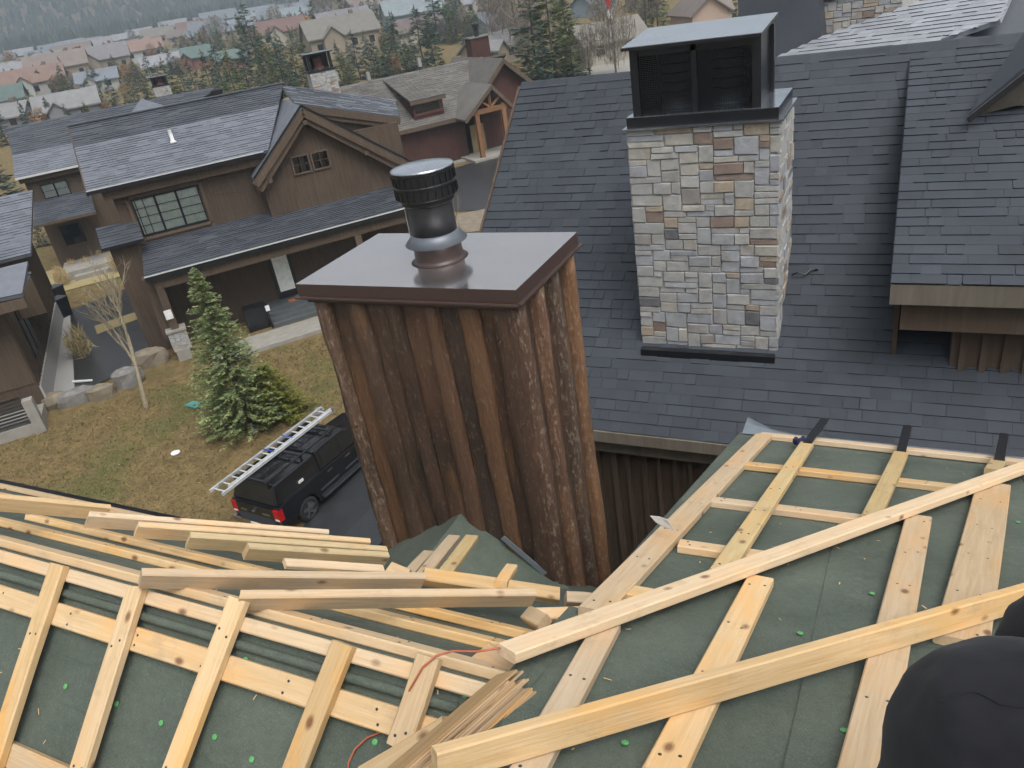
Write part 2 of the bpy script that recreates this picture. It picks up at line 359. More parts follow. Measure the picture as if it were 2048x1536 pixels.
# forest on the hill: one mass
vs = []; fs = []
for _ in range(17000):
    a = math.radians(random.uniform(-80, 15)); r = (838+random.random()**1.4*450) if random.random() < .78 else random.uniform(610, 850)
    x, y = r*math.sin(a), r*math.cos(a)
    if math.sin(x*.011+2)*math.sin(y*.009)+.3*math.sin(x*.05)*math.sin(y*.043) > .62: continue
    z = hz(x, y)-1 if r > 835 else float(terr(x, y))-.5; h = random.uniform(6, 12); q = random.uniform(1.8, 3.2); k0 = len(vs); tw = random.random()*6
    for j in range(5): vs.append((x+q*math.cos(tw+j*1.2566)*random.uniform(.7, 1.2), y+q*math.sin(tw+j*1.2566), z+h*.08))
    vs.append((x+random.uniform(-.4, .4), y, z+h))
    fs += [(k0+j, k0+(j+1) % 5, k0+5) for j in range(5)]
m = bpy.data.meshes.new('hill_forest'); m.from_pydata(vs, [], fs)
tag(obj('hill_forest', m, MT['hill_tree']), 'hazy dark conifer forest covering the hillside behind the village', 'forest', kind='stuff')
# air: even haze round everything
hb = MB().box(-1500, 1500, -1500, 1500, -3.6, 330); k = N('haze_air'); k.t.nodes.remove(k.b)
pv = k.n('ShaderNodeVolumePrincipled'); pv.inputs['Color'].default_value = (.50, .60, .70, 1); pv.inputs['Density'].default_value = .0008; pv.inputs['Anisotropy'].default_value = .1
for q in ('Color Attribute', 'Density Attribute', 'Temperature Attribute'): pv.inputs[q].default_value = ''
k.m.cycles.homogeneous_volume = True if hasattr(k.m.cycles, 'homogeneous_volume') else None
k.t.links.new(pv.outputs[0], k.t.nodes['Material Output'].inputs['Volume'])
hz_o = hb.build('haze', k.m); tag(hz_o, 'thin grey rain haze filling the air over the valley', 'haze', kind='stuff')

# ------------------------------------------------------------------ lumber
def board_mesh(L, w, t, seed=0, bow=.004):
    rs = random.Random(seed); c = min(.005, t*.15); sec = [(-w/2+c, 0), (w/2-c, 0), (w/2, c), (w/2, t-c), (w/2-c, t), (-w/2+c, t), (-w/2, t-c), (-w/2, c)]
    n = max(2, int(L/.5)+1); by = rs.uniform(-bow, bow); bz = rs.uniform(0, bow)*.6; vs = []; fs = []
    for i in range(n+1):
        u = i/n; s = math.sin(math.pi*u); e = rs.uniform(-.004, .004) if i in (0, n) else 0
        for y, z in sec: vs.append((u*L+e*(y/w*2), y+by*s, z+bz*s))
    for i in range(n):
        for j in range(8): fs.append((i*8+j, i*8+(j+1) % 8, (i+1)*8+(j+1) % 8, (i+1)*8+j))
    fs.append(tuple(range(7, -1, -1))); fs.append(tuple(range(n*8, n*8+8)))
    m = bpy.data.meshes.new('board'); m.from_pydata(vs, [], fs); return m
_bs = [0]
def board(name, p0, p1, w, t, n, mat='lumber', parent=None, top=True):
    """p0, p1: centre line of the upper face (top) of a board whose upper face has normal n"""
    p0 = np.asarray(p0, float); p1 = np.asarray(p1, float); n = nrm(n); x = nrm(p1-p0); z = nrm(n-x*(x@n)); _bs[0] += 1
    q = p0-z*t if top else p0
    if parent is not None and name in ('batten', 'counter_batten', 'rail', 'rake_batten'): nails(p0, p1, w, z, parent, _bs[0])
    return obj(name, board_mesh(np.linalg.norm(p1-p0), w, t, _bs[0]), MT[mat], parent, frame=frame_from(q, x, z))
_nm = MB().lathe((0, 0, 0), [(.0052, 0), (.0052, .0012), (.003, .0018)], 8).mesh('nail_head')
def nails(p0, p1, w, n, parent, seed):
    rs = random.Random(seed); x = nrm(p1-p0); L = np.linalg.norm(p1-p0); y = np.cross(n, x); d = rs.uniform(.04, .1)
    while d < L-.03:
        p = p0+x*d
        if np.linalg.norm(p-O) < 5.2:
            for s in (-1, 1): obj('nail_head', _nm, MT['graphite'], parent, frame=frame_from(p+y*s*w*rs.uniform(.18, .3)+x*rs.uniform(-.02, .02)+n*.0005, x, n))
        d += rs.uniform(.36, .5)
class Pl:
    def __init__(s, p, n): s.p = np.asarray(p, float); s.n = nrm(n)
    def at(s, x, y, off=0.): return on(x, y, s.p+s.n*off, s.n)
    def z(s, y): return s.p[2]-(y-s.p[1])*s.n[1]/s.n[2]
    def P(s, x, y, off=0.): return V(x, y, s.z(y))+s.n*off
sR = math.radians(20.5); s40 = math.radians(40)
nR = V(0, math.sin(sR), math.cos(sR)); nF = V(0, math.sin(s40), math.cos(s40)); nL = V(0, -math.sin(s40), math.cos(s40))
pR = Pl(at(1530, 862, 6.0)-nR*.04, nR)
rg = at(480, 1215, 3.2)-V(0, 0, .045)
pF = Pl(rg, nF); pL = Pl(rg, nL); YR = rg[1]

house = thing('house_being_reroofed', (-2, 2, 0), 'house roof being stripped, green underlayment with pale wood battens in the foreground', 'house')
def sheet(name, pl_, x0, x1, y0, y1, off, th=.006, nx=14, ny=18, amp=.004):
    vs = []; fs = []
    for j in range(ny+1):
        for i in range(nx+1):
            x = x0+(x1-x0)*i/nx; y = y0+(y1-y0)*j/ny; e = amp*(math.sin(x*9+y*4)+math.sin(x*3.1-y*11+1))*.5 if 0 < i < nx and 0 < j < ny else 0
            vs.append(pl_.P(x, y, off+e))
    m_ = (nx+1)
    for j in range(ny):
        for i in range(nx): fs.append((j*m_+i, j*m_+i+1, (j+1)*m_+i+1, (j+1)*m_+i))
    mb = MB().add(vs, fs); mb.slab([pl_.P(x0, y0, off-.004), pl_.P(x1, y0, off-.004), pl_.P(x1, y1, off-.004), pl_.P(x0, y1, off-.004)], -pl_.n*.03)
    return mb.build(name, MT['felt'], house, True)
sheet('underlayment', pR, -.95, 4.5, -3.0, 5.04, 0, nx=30, ny=40)
sheet('underlayment', pR, -1.0, -.90, -3.0, 1.95, .003, nx=3)
for x0, x1, y0, y1 in ((-.16, -.02, -2.8, 3.4), (.78, .95, -2.5, 5.0), (1.9, 2.05, -2.5, 5.0)):
    sheet('underlayment', pR, x0, x1, y0, y1, .005, nx=2, amp=.002)
sheet('underlayment', pF, -8.5, -3.62, YR, 3.22, 0, ny=10, nx=24)
sheet('underlayment', pF, -3.62, -.80, YR, 4.25, .0, ny=14)
sheet('underlayment', pL, -8.5, -1.0, -3, YR, 0, ny=24, nx=30)
for yl in (.55, 1.18): sheet('underlayment', pL, -8.0, -1.3, yl-.12, yl, .004, ny=2, nx=20, amp=.002)
# roll of underlayment over the ridge just below the ridge board
mb = MB()
for i in range(2): pass
mb.tube([pL.P(x, YR-.075, .012+.006*math.sin(x*7)) for x in np.linspace(-7, -1.15, 30)], .018, 10); mb.build('ridge_roll', MT['felt'], house, True)
# valley between the two near slopes
MB().slab([pR.P(-.99, YR+.1, -.004), pR.P(-.99, -2.5, -.004), pL.P(-1.5, -2.5, .002), pL.P(-1.06, YR, .002)], (0, 0, -.03)).build('valley_underlayment', MT['felt'], house)
# saddle on the upper side of the wooden chimney
pk = V(-2.77, 3.87, 9.02); zb = pk[2]; yb = YR+(rg[2]-zb)/math.tan(s40)
bk = V(-2.77, yb-.02, zb+.0); lc = pF.P(-3.62, 3.87, .0); rc = pF.P(-1.95, 3.87, .0)
MB().slab([pk, bk, lc], (0, 0, -.012)).build('saddle', MT['felt'], house); MB().slab([bk, pk, rc], (0, 0, -.012)).build('saddle', MT['felt'], house)
mb = MB(); mb.bar(V(-2.42, 3.83, 8.90), V(-2.12, 3.83, 8.62), .05, .004, (0, -1, 0)); mb.build('saddle_flashing', MT['galv'], house)

def seg(pl_, a, b, off): return pl_.at(*a, off), pl_.at(*b, off)
# battens nailed on the right slope
for a, b in (((1522, 866), (2160, 933)), ((1488, 925), (1915, 972)), ((1425, 997), (1745, 1036)), ((1358, 1084), (1545, 1110)), ((1262, 1178), (1330, 1192))):
    p, q = seg(pR, a, b, .038); board('batten', p, q, .089, .038, nR, 'lumber', house)
p, q = seg(pR, (1186, 1218), (1528, 868), .042); board('rake_batten', p, q, .115, .04, nR, 'lumber', house)
for a, b, m_ in (((1440, 1140), (1614, 884), 'lumber2'), ((1742, 1030), (1802, 903), 'lumber2'), ((1985, 938), (1998, 917), 'lumber2')):
    p, q = seg(pR, a, b, .078); board('counter_batten', p, q, .085, .038, nR, m_, house)
# wide rails on the near part of the right slope
for a, b, wd, m_ in (((1030, 1580), (1216, 1242), .089, 'lumber'), ((1322, 1545), (1522, 1152), .10, 'lumber'), ((1712, 1600), (1838, 1030), .115, 'lumber'), ((1922, 1278), (1988, 965), .165, 'lumber')):
    p, q = seg(pR, a, b, .040); board('rail', p, q, wd, .038, nR, m_, house)
# battens across the far slope and the slope below the ridge
for y_, x0, x1 in ((1.50, -7.5, -1.02), (1.83, -7.5, -1.05), (2.11, -4.7, -1.1), (2.55, -7, -3.0), (2.95, -7, -3.7)):
    board('batten', pF.P(x0, y_, .038), pF.P(x1, y_, .038), .089, .038, nF, 'lumber', house)
board('ridge_batten', pL.P(-7.5, YR-.02, .04), pL.P(-1.0, YR-.02, .04), .052, .038, nL, 'lumber', house)
for y_, x0, x1 in ((1.295, -7.5, -1.10), (.885, -7, -1.7), (.45, -7, -2.2), (.05, -7, -2.4)):
    board('batten', pL.P(x0, y_, .04), pL.P(x1, y_, .04), .089, .038, nL, 'lumber', house)
for a, b in (((-30, 1560), (112, 1128)), ((140, 1580), (268, 1172)), ((325, 1580), (472, 1196)), ((560, 1600), (683, 1286)), ((792, 1496), (854, 1312))):
    p, q = seg(pL, a, b, .078); board('counter_batten', p, q, .085, .038, nL, 'lumber', house)
board('counter_batten', *seg(pL, (-260, 1560), (-70, 1090), .078), .085, .038, nL, 'lumber', house)
# rake edge, eave flashing, gutter brackets, walls
mb = MB(); p, q = pR.P(-.958, 1.6, -.08), pR.P(-.958, 5.06, -.08); mb.bar(p, q, .014, .13, nR); mb.build('rake_edge', MT['black_metal'], house)
ps = [pR.P(x, 5.04, .004) for x in np.linspace(-.93, 4.2, 20)]; mb = MB(); vs = []; fs = []
for i, x in enumerate(np.linspace(-.93, 4.2, 30)):
    lift = .10*max(0, 1-(x+.93)/.35)**2
    for d_, h_ in ((-.06, .008), (.0, .007), (.10, .0+lift*.5), (.20, -.02+lift), (.21, -.07+lift)): vs.append(pR.P(x, 5.04+d_, h_))
for i in range(29):
    for j in range(4): fs.append((i*5+j, i*5+j+1, (i+1)*5+j+1, (i+1)*5+j))
MB().add(vs, fs).build('eave_flashing', MT['galv'], house, True)
mb = MB(); mb.bar(V(-.6, 5.42, 8.98), V(4.2, 5.42, 8.98), .03, .05); mb.build('gutter_edge', MT['maroon'], house)
mb = MB(); mb.bar(V(-.6, 5.36, 8.92), V(4.2, 5.36, 8.92), .13, .10); mb.build('gutter', MT['black_metal'], house)
for a, b in (((1616, 884), (1650, 838)), ((1803, 900), (1815, 852)), ((1999, 918), (2008, 868))):
    p = pR.at(*a, .085); q = pR.at(*b, .06); mb = MB(); mb.bar(p, q, .055, .012, nR); mb.bar(p-nR*.045, p+nR*.004, .055, .02, (0, 1, 0)); mb.build('gutter_strap', MT['black_metal'], house)
MB().box(-.88, 4.2, 1.4, 4.85, -2.5, 8.85).build('wall', MT['siding'], house)
MB().slab([pF.P(-8.3, YR, -.06), pF.P(-8.3, 3.0, -.06), V(-8.3, 3.0, -2.5), V(-8.3, -3, -2.5), pL.P(-8.3, -3, -.06)], (7.4, 0, 0)).build('wall', MT['siding'], house)
mb = MB(); mb.bar(pF.P(-8.5, 3.235, -.02), pF.P(-3.66, 3.235, -.02), .02, .10, nF); mb.build('eave_edge', MT['black_metal'], house)
MB().box(-3.66, -.8, 2.9, 4.22, 3, 7.9).build('wall', MT['siding'], house)
# green cap nails
CN = []
for pl_, pts in ((pL, ((134, 1373), (236, 1408), (325, 1446), (432, 1474), (506, 1519), (752, 1484), (132, 1225), (493, 1320), (932, 1390), (60, 1300), (250, 1236))), (pR, ((1082, 1306), (952, 1518), (900, 1507), (1744, 1190), (1688, 1465), (2036, 1047), (1463, 1385), (1600, 1270), (1250, 1490))), (pF, ((955, 1045), (1000, 1135), (880, 1090)))):
    for a in pts: CN.append((pl_.at(*a, .001), pl_.n))
nm_ = MB().lathe((0, 0, 0), [(.0105, 0), (.0105, .0025), (.007, .004)], 10).mesh('cap_nail')
for p, n_ in CN: obj('cap_nail', nm_, MT['green_plastic'], house, frame=frame_from(p+n_*.006, V(1, 0, 0), n_))

# ------------------------------------------------------------------ loose lumber on the roof
def loose(a, b, w_, t_, n_, label, mat='lumber', name='loose_board', cat='board', top=True):
    return tag(board(name, a, b, w_, t_, n_, mat, top=top), label, cat, 'loose boards lying on the roof')
loose(pR.at(1012, 1296, .08), pR.at(2120, 904, .08), .089, .038, nR, 'long flat board laid slantwise across the middle of the right slope')
loose(pR.at(868, 1498, .130), pR.at(2150, 1142, .130), .040, .089, nR, 'long board standing on edge, crossing the wide rails at bottom right')
eU = V(0, -.35, .94)
def lo2(a, da, b, db, label, mat='lumber', w_=.038, t_=.089, n_=eU, name='loose_board'):
    return loose(at(*a, da), at(*b, db), w_, t_, n_, label, mat, name)
lo2((284, 1142), 3.42, (852, 1150), 3.72, 'knotty board on edge, longest one laid over the ridge left of the chimney')
lo2((480, 1187), 3.14, (1072, 1183), 3.44, 'board on edge just below the knotty ridge board, ending near the flue chimney corner')
lo2((848, 1146), 3.80, (1120, 1186), 3.98, 'board lying past the end of the knotty ridge board, below the short offcuts', w_=.07, t_=.06)
lo2((-70, 984), 4.7, (222, 1012), 4.9, 'board at the far left end of the stack along the eave, stained green')
lo2((178, 1026), 4.62, (658, 1062), 5.05, 'uppermost long board of the stack by the black pickup')
lo2((277, 1047), 4.42, (741, 1080), 4.85, 'second long board of the stack by the black pickup')
lo2((381, 1068), 4.22, (774, 1096), 4.6, 'third board of the stack, its right end against the chimney foot', 'lumber2')
lo2((497, 1090), 4.02, (778, 1108), 4.3, 'lowest yellowish treated board of the stack beside the chimney foot', 'lumber2')
lo2((571, 1123), 4.0, (768, 1136), 4.2, 'short scrap under the yellowish treated board', w_=.05, t_=.03)
lo2((908, 1070), 4.55, (842, 1150), 3.95, 'pointed offcut leaning left of the yellow streaked offcut by the chimney', w_=.07, t_=.03, n_=V(.2, -.3, .9))
lo2((944, 1070), 4.5, (884, 1150), 3.9, 'yellow streaked offcut leaning by the chimney saddle', 'lumber2', w_=.075, t_=.03, n_=V(.2, -.3, .9))
lo2((857, 1101), 4.4, (812, 1150), 4.0, 'shortest leaning offcut left of the two longer offcuts', w_=.06, t_=.03, n_=V(.2, -.3, .9))
lo2((776, 1134), 4.05, (815, 1150), 4.0, 'small square offcut lying at the left of the leaning offcuts', w_=.07, t_=.035, n_=V(0, -.3, .9))
lo2((1024, 1128), 4.1, (1002, 1162), 3.85, 'tiny upright offcut in front of the chimney', w_=.06, t_=.035, n_=V(.2, -.3, .9))
lo2((1134, 1192), 3.95, (1206, 1198), 4.0, 'short block between chimney corner and rake batten', w_=.06, t_=.06)
lo2((1070, 1226), 3.62, (1180, 1222), 3.72, 'short board with a dark slot below the chimney corner', w_=.06, t_=.055)
lo2((1050, 1222), 3.6, (1084, 1240), 3.5, 'stubby offcut beside the slotted short board', w_=.07, t_=.05)
lo2((958, 1302), 2.85, (1060, 1372), 2.62, 'reddish weathered short block at the head of the valley', 'shim', w_=.10, t_=.04, n_=V(.1, -.1, .95))
lo2((990, 1290), 2.95, (1076, 1346), 2.75, 'second reddish block behind the weathered one', 'shim', w_=.07, t_=.04, n_=V(.1, -.1, .95))
loose(pL.at(722, 1552, .09), pL.at(888, 1452, .09), .06, .05, nL, 'short board end poking out under the shim bundle')
# bundle of cedar shims: each layer is a thin board
sb = thing('shim_bundle', at(900, 1460, 2.35), 'bundle of thin cedar shims stacked like a fan in the valley', 'shims')
nS = nrm(V(-.50, -.28, .82))
for i in range(13):
    rr_ = random.Random(i); dx = nrm(at(1012, 1352, 2.52)-at(770, 1570, 2.2))*rr_.uniform(-.05, .03)
    a = at(1006, 1350, 2.50)-nS*i*.0088+dx; b = at(745, 1575, 2.16)-nS*i*.0088+dx
    board('shim', a, b, .085+.012*rr_.random(), .0068, nS, 'shim', sb)
MB().bar(at(940, 1422, 2.40), at(942, 1448, 2.40), .012, .004, V(.4, -.5, .3)).build('strap', MT['navy'], sb)
# orange cord
cp = [(1000, 1296), (955, 1303), (905, 1302), (872, 1312), (845, 1335), (820, 1378), (806, 1412), (795, 1440), (768, 1462), (735, 1475), (710, 1498), (697, 1525), (694, 1570)]
cq = [pL.at(x, y, .085 if i in (3, 4, 5) else .05 if i < 6 else .012) for i, (x, y) in enumerate(cp)]
tag(MB().tube(cq, .0036, 6).build('extension_cord', MT['orange_cord'], smooth=True), 'thin orange cord trailing down the near left slope past the shims', 'cord')
# blue glove by the first strap
mb = MB(); g0 = pR.at(1602, 884, .05)
for dx, dy, dz, r_ in ((0, 0, 0, .035), (.03, -.03, .0, .03), (-.035, .02, -.005, .022), (.01, .035, -.004, .024)):
    mb.lathe(g0+V(dx, dy, dz-.03), [(r_*.5, 0), (r_, .015), (r_, .035), (r_*.5, .055)], 10)
tag(mb.build('glove', MT['navy'], smooth=True), 'dark blue crumpled glove tucked by the first black gutter strap', 'glove')
# white bent flashing scrap at the rake
q0 = at(1345, 1058, 3.62); mb = MB(); vs = []; 
for (x, y), d_ in zip(((1300, 1032), (1318, 1034), (1335, 1040), (1350, 1062), (1330, 1056), (1312, 1045)), (3.62, 3.6, 3.58, 3.6, 3.62, 3.62)): vs.append(at(x, y, d_))
tag(MB().slab(vs, (0, .006, -.002)).build('flashing_scrap', MT['white_metal']), 'small bent white flashing scrap poking out past the rake', 'flashing')

# wood chips and sawdust on the felt
g = np.random.RandomState(2); CV = []; CF = []
for pl_, x0, x1, y0, y1, n in ((pR, -.9, 1.5, .5, 4.8, 110), (pL, -4, -1.1, .2, 1.4, 90), (pF, -3.4, -1, 1.5, 3.8, 50)):
    for _ in range(n):
        p = pl_.P(g.uniform(x0, x1), g.uniform(y0, y1), .006+.004); a = g.rand()*6.28; L_ = g.uniform(.004, .014)*(2.2 if g.rand() < .08 else 1); d = V(math.cos(a), math.sin(a)*pl_.n[2], -math.sin(a)*pl_.n[1]); e_ = np.cross(pl_.n, d)*g.uniform(.001, .0025)
        k0 = len(CV); CV += [p-d*L_-e_, p+d*L_-e_, p+d*L_+e_, p-d*L_+e_]; CF.append((k0, k0+1, k0+2, k0+3))
tag(MB().add(CV, CF).build('sawdust', MT['lumber']), 'pale wood chips and sawdust scattered over the green underlayment', 'sawdust', kind='stuff')

# ------------------------------------------------------------------ wooden chimney with brown metal cap
wc = thing('wooden_chimney', (-2.8, 4.3, 6), 'tall wooden chimney clad in rough brown bark-edged boards with a brown metal cap', 'chimney')
cx0, cx1, cy0, cy1, cz0, cz1 = -3.53, -2.055, 3.885, 4.75, 5.5, 10.78
MB().box(cx0, cx1, cy0, cy1, cz0, cz1).build('core', MT['siding'], wc)
def plank(base, u, n_, w_, z0, z1, t_, seed, parent, wm='wane'):
    rs = random.Random(seed); ns = 34; vs = []; fs = []; ph = rs.random()*9; o1 = o2 = 0
    for i in range(ns+1):
        z = z0+(z1-z0)*i/ns
        o1 = o1*.75+rs.gauss(0, .006); o2 = o2*.75+rs.gauss(0, .006); bul = .006*math.sin(z*3+ph)+rs.gauss(0, .0015)
        prof = ((-w_/2+o1*.4, -.01), (-w_/2+o1, t_*.45), (-w_/2+.020+o1*1.3, t_*.92+bul), (-w_*.1, t_+bul), (w_*.15, t_*.97+bul), (w_/2-.020+o2*1.3, t_*.9+bul), (w_/2+o2, t_*.45), (w_/2+o2*.4, -.01))
        for a, d in prof: vs.append(base+u*a+n_*d+V(0, 0, z))
    for i in range(ns):
        for j in range(7): fs.append((i*8+j, i*8+j+1, (i+1)*8+j+1, (i+1)*8+j))
    fs.append(tuple(range(7, -1, -1))); fs.append(tuple(range(ns*8, ns*8+8)))
    return MB().add(vs, fs).build('plank', MT[wm], parent, True)
sd_ = 0
for side in ('front', 'right', 'left', 'back'):
    if side == 'front': lay = [(-3.50, .12, .06), (-3.37, .17, .012), (-3.225, .15, .05), (-3.075, .19, .010), (-2.94, .13, .048), (-2.79, .19, .010), (-2.645, .14, .052), (-2.50, .18, .012), (-2.37, .14, .046), (-2.235, .18, .012), (-2.12, .15, .062)]; u, n_, mk_ = V(1, 0, 0), V(0, -1, 0), lambda a: V(a, cy0, 0)
    elif side == 'right': lay = [(3.895, .10, .07), (4.02, .17, .004), (4.145, .115, .075), (4.28, .18, .004), (4.42, .115, .072), (4.56, .18, .004), (4.69, .12, .075)]; u, n_, mk_ = V(0, 1, 0), V(1, 0, 0), lambda a: V(cx1, a, 0)
    elif side == 'left': lay = [(3.93, .17, .04), (4.12, .2, .018), (4.32, .18, .04), (4.52, .2, .018), (4.69, .15, .04)]; u, n_, mk_ = V(0, -1, 0), V(-1, 0, 0), lambda a: V(cx0, a, 0)
    else: lay = [(-3.4+.24*i, .26, .03 if i % 2 else .015) for i in range(6)]; u, n_, mk_ = V(-1, 0, 0), V(0, 1, 0), lambda a: V(a, cy1, 0)
    for a, w_, t_ in lay: sd_ += 1; plank(mk_(a), u, n_, w_, cz0, cz1-.02, t_, sd_, wc, 'wane_worn_sunlit' if (side == 'right' and t_ > .02) or a < -3.45 else 'wane')
# peeled bark curls on the corner boards
for i in range(16):
    rs = random.Random(i+50); z = rs.uniform(8.9, 10.6); 
    p = V(cx1+.05, 3.93+rs.choice((0, .24, .5, .78))+rs.uniform(-.05, .05), z) if i % 2 else V(rs.choice((-3.5, -2.13, -2.12, -3.49))+rs.uniform(-.05, .05), cy0-.052, z)
    d = nrm(V(rs.uniform(-.5, .5), rs.uniform(-.5, .5), 1)); mb = MB(); mb.tube([p, p+d*.02+V(.004, -.006, 0), p+d*.045+V(.012, -.014, .002)], [.004, .007, .003], 5); mb.build('bark_curl', MT['rusty'], wc)
ct = MB(); cw_ = MB(); X0, X1, Y0, Y1, ZT = -3.635, -1.985, 3.80, 4.83, 10.86
xm, ym = (X0+X1)/2, (Y0+Y1)/2
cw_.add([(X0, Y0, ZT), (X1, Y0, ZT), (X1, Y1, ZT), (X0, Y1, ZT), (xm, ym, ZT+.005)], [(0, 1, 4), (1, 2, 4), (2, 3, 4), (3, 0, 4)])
ct.add([(X0, Y0, ZT), (X1, Y0, ZT), (X1, Y1, ZT), (X0, Y1, ZT), (X0, Y0, ZT-.085), (X1, Y0, ZT-.085), (X1, Y1, ZT-.085), (X0, Y1, ZT-.085)], [(0, 4, 5, 1), (1, 5, 6, 2), (2, 6, 7, 3), (3, 7, 4, 0)])
cap = ct.build('metal_cap', MT['cap'], wc); cw_.build('cap_top_sheet', MT['cap_wet_sky_sheen'], cap)
hm = MB(); e = .014
for a, b in (((X0-e, Y0-e), (X1+e, Y0-e)), ((X1+e, Y0-e), (X1+e, Y1+e)), ((X1+e, Y1+e), (X0-e, Y1+e)), ((X0-e, Y1+e), (X0-e, Y0-e))):
    hm.bar(V(*a, ZT-.094), V(*b, ZT-.094), .03, .012)
hm.build('drip_hem', MT['cap'], cap)
lo_ = MB()
for a, b in (((X0+.045, Y0+.03), (X1-.045, Y0+.03)), ((X1-.045, Y0+.03), (X1-.045, Y1-.03)), ((X0+.045, Y1-.03), (X0+.045, Y0+.03))): lo_.bar(V(*a, ZT-.115), V(*b, ZT-.115), .02, .05)
lo_.build('lower_trim', MT['cap'], cap)
fx, fy = -2.78, 4.30
MB().lathe((fx, fy, ZT+.002), [(.20, 0), (.172, .012), (.165, .03), (.16, .13), (.165, .135)], 36).build('flue_collar', MT['cap'], wc, True)
MB().lathe((fx, fy, ZT+.125), [(.205, 0), (.21, .006), (.165, .055), (.155, .07)], 36).build('storm_collar', MT['slate_metal'], wc, True)
MB().lathe((fx, fy, ZT+.16), [(.152, 0), (.152, .30), (.148, .31)], 36).build('flue_pipe', MT['graphite'], wc, True)
hd = MB().lathe((fx, fy, ZT+.385), [(.14, 0), (.17, .012), (.176, .02), (.176, .045), (.196, .052), (.2, .058), (.2, .125), (.206, .13), (.206, .14), (.2, .145), (.2, .21), (.207, .215), (.207, .232)], 40).build('flue_hood', MT['black_metal'], wc)
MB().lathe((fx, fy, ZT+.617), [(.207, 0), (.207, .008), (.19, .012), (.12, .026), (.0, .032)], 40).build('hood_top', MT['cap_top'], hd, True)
hm_ = MB().box(-.004, .004, -.004, .004, 0, .06).mesh('louvre')
for k_ in range(26):
    a = 2*math.pi*k_/26
    for z in (.06, .147): obj('louvre', hm_, MT['black_metal'], hd, frame=Matrix.Translation((fx+.203*math.cos(a), fy+.203*math.sin(a), ZT+.385+z)))
b_ = MB(); b_.bar(V(fx-.155, fy-.05, ZT+.17), V(fx-.155, fy-.05, ZT+.37), .03, .004, (1, 0, 0)); b_.build('pipe_seam', MT['white_metal'], wc)

# ------------------------------------------------------------------ building with the dark shingle roof
def shingle_fields(parent, o, u, v, n_, poly, exp, mat, tabw=(.12, .36), th=(.004, .013), lap=.02, keep=None, name='shingle', skip=None):
    """courses of laminated shingles on the plane o + u*a + v*b (v up the slope). keep(centre) -> score or None: the best 300 become objects"""
    pts = [np.array(q) for q in poly]; bmax = max(q[1] for q in pts); bmin = min(q[1] for q in pts); rs = random.Random(3)
    def span(b):
        xs = []
        for i in range(len(pts)):
            p, q = pts[i], pts[(i+1) % len(pts)]
            if (p[1]-b)*(q[1]-b) <= 0 and p[1] != q[1]: xs.append(p[0]+(q[0]-p[0])*(b-p[1])/(q[1]-p[1]))
        return (min(xs), max(xs)) if len(xs) >= 2 else None
    L = []; b = bmin
    while b < bmax-.02:
        sp = span(min(b+exp*.5, bmax-1e-4))
        if sp:
            a, a1 = sp; a -= 0
            while a < a1-.01:
                w_ = min(rs.uniform(*tabw), a1-a)
                if a1-a-w_ < .05: w_ = a1-a
                L.append((a, a+w_, b, rs.choice((th[0], th[1], th[1]))*rs.uniform(.8, 1.2))); a += w_
        b += exp
    sc = []
    if keep:
        for i, (a0, a1, b0, t_) in enumerate(L):
            q = keep(o+u*((a0+a1)/2)+v*(b0+exp/2))
            if q is not None: sc.append((q*(a1-a0), i))
        sc.sort(reverse=True); sel = set(i for _, i in sc[:298])
    else: sel = set()
    mb = MB(); cache = {}; HI = []
    for i, (a0, a1, b0, t_) in enumerate(L):
        if skip and skip(a0, a1, b0): continue
        w_ = a1-a0-.003; d = exp+lap; r_ = (t_+.004)
        if i in sel:
            kx = (round(w_/.03), t_ > .008)
            if kx not in cache:
                ww = kx[0]*.03; tt = .016 if kx[1] else .007
                cache[kx] = mm_ = MB().hexa([(0, 0, 0), (ww, 0, 0), (ww, d, 0), (0, d, 0), (0, 0, tt), (ww, 0, tt), (ww, d, .003), (0, d, .003)]).mesh(name)
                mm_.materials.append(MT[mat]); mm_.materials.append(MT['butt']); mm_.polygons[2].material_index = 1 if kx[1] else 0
            fm = frame_from(o+u*a0+v*b0, u, n_)
            obj(name, cache[kx], MT[mat], parent, frame=fm)
        else:
            p = o+u*a0+v*b0; ux = u*w_; vx = v*d; HI.append(1 if t_ > (th[0]+th[1])/2 else 0)
            mb.hexa([p, p+ux, p+ux+vx, p+vx, p+n_*r_, p+ux+n_*r_, p+ux+vx+n_*.003, p+vx+n_*.003])
    if mb.v:
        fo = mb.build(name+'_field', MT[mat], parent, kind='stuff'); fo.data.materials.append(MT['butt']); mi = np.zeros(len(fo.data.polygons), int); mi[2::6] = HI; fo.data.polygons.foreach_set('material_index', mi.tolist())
    return L
rh = thing('shingled_building', (-2, 10, 0), 'large building wing with dark grey shingle roof and dormer behind the stone chimney', 'building')
EY, EZ = 7.93, 7.19; RX0, RX1 = -5.72, 4.5; SL = (12.28-EY)/math.cos(s40)
u2, v2, n2 = V(1, 0, 0), V(0, math.cos(s40), math.sin(s40)), V(0, -math.sin(s40), math.cos(s40)); o2 = V(RX0, EY, EZ)
MB().slab([o2, o2+u2*(RX1-RX0), o2+u2*(RX1-RX0)+v2*SL, o2+v2*SL], -n2*.05).build('roof_deck', MT['shingle'], rh)
def keepR2(c):
    x, y, z = pj(c)
    if not (0 < x < 2048 and 0 < y < 1536): return None
    if 1250 < x < 1590 and y < 700: return None
    if x > 1815 and y < 640: return None
    if x < 1200 and y > 460 and x < 1150+(y-460)*.13+20: return None
    if y > 850 and x > 1500: return None
    return 1/z**2
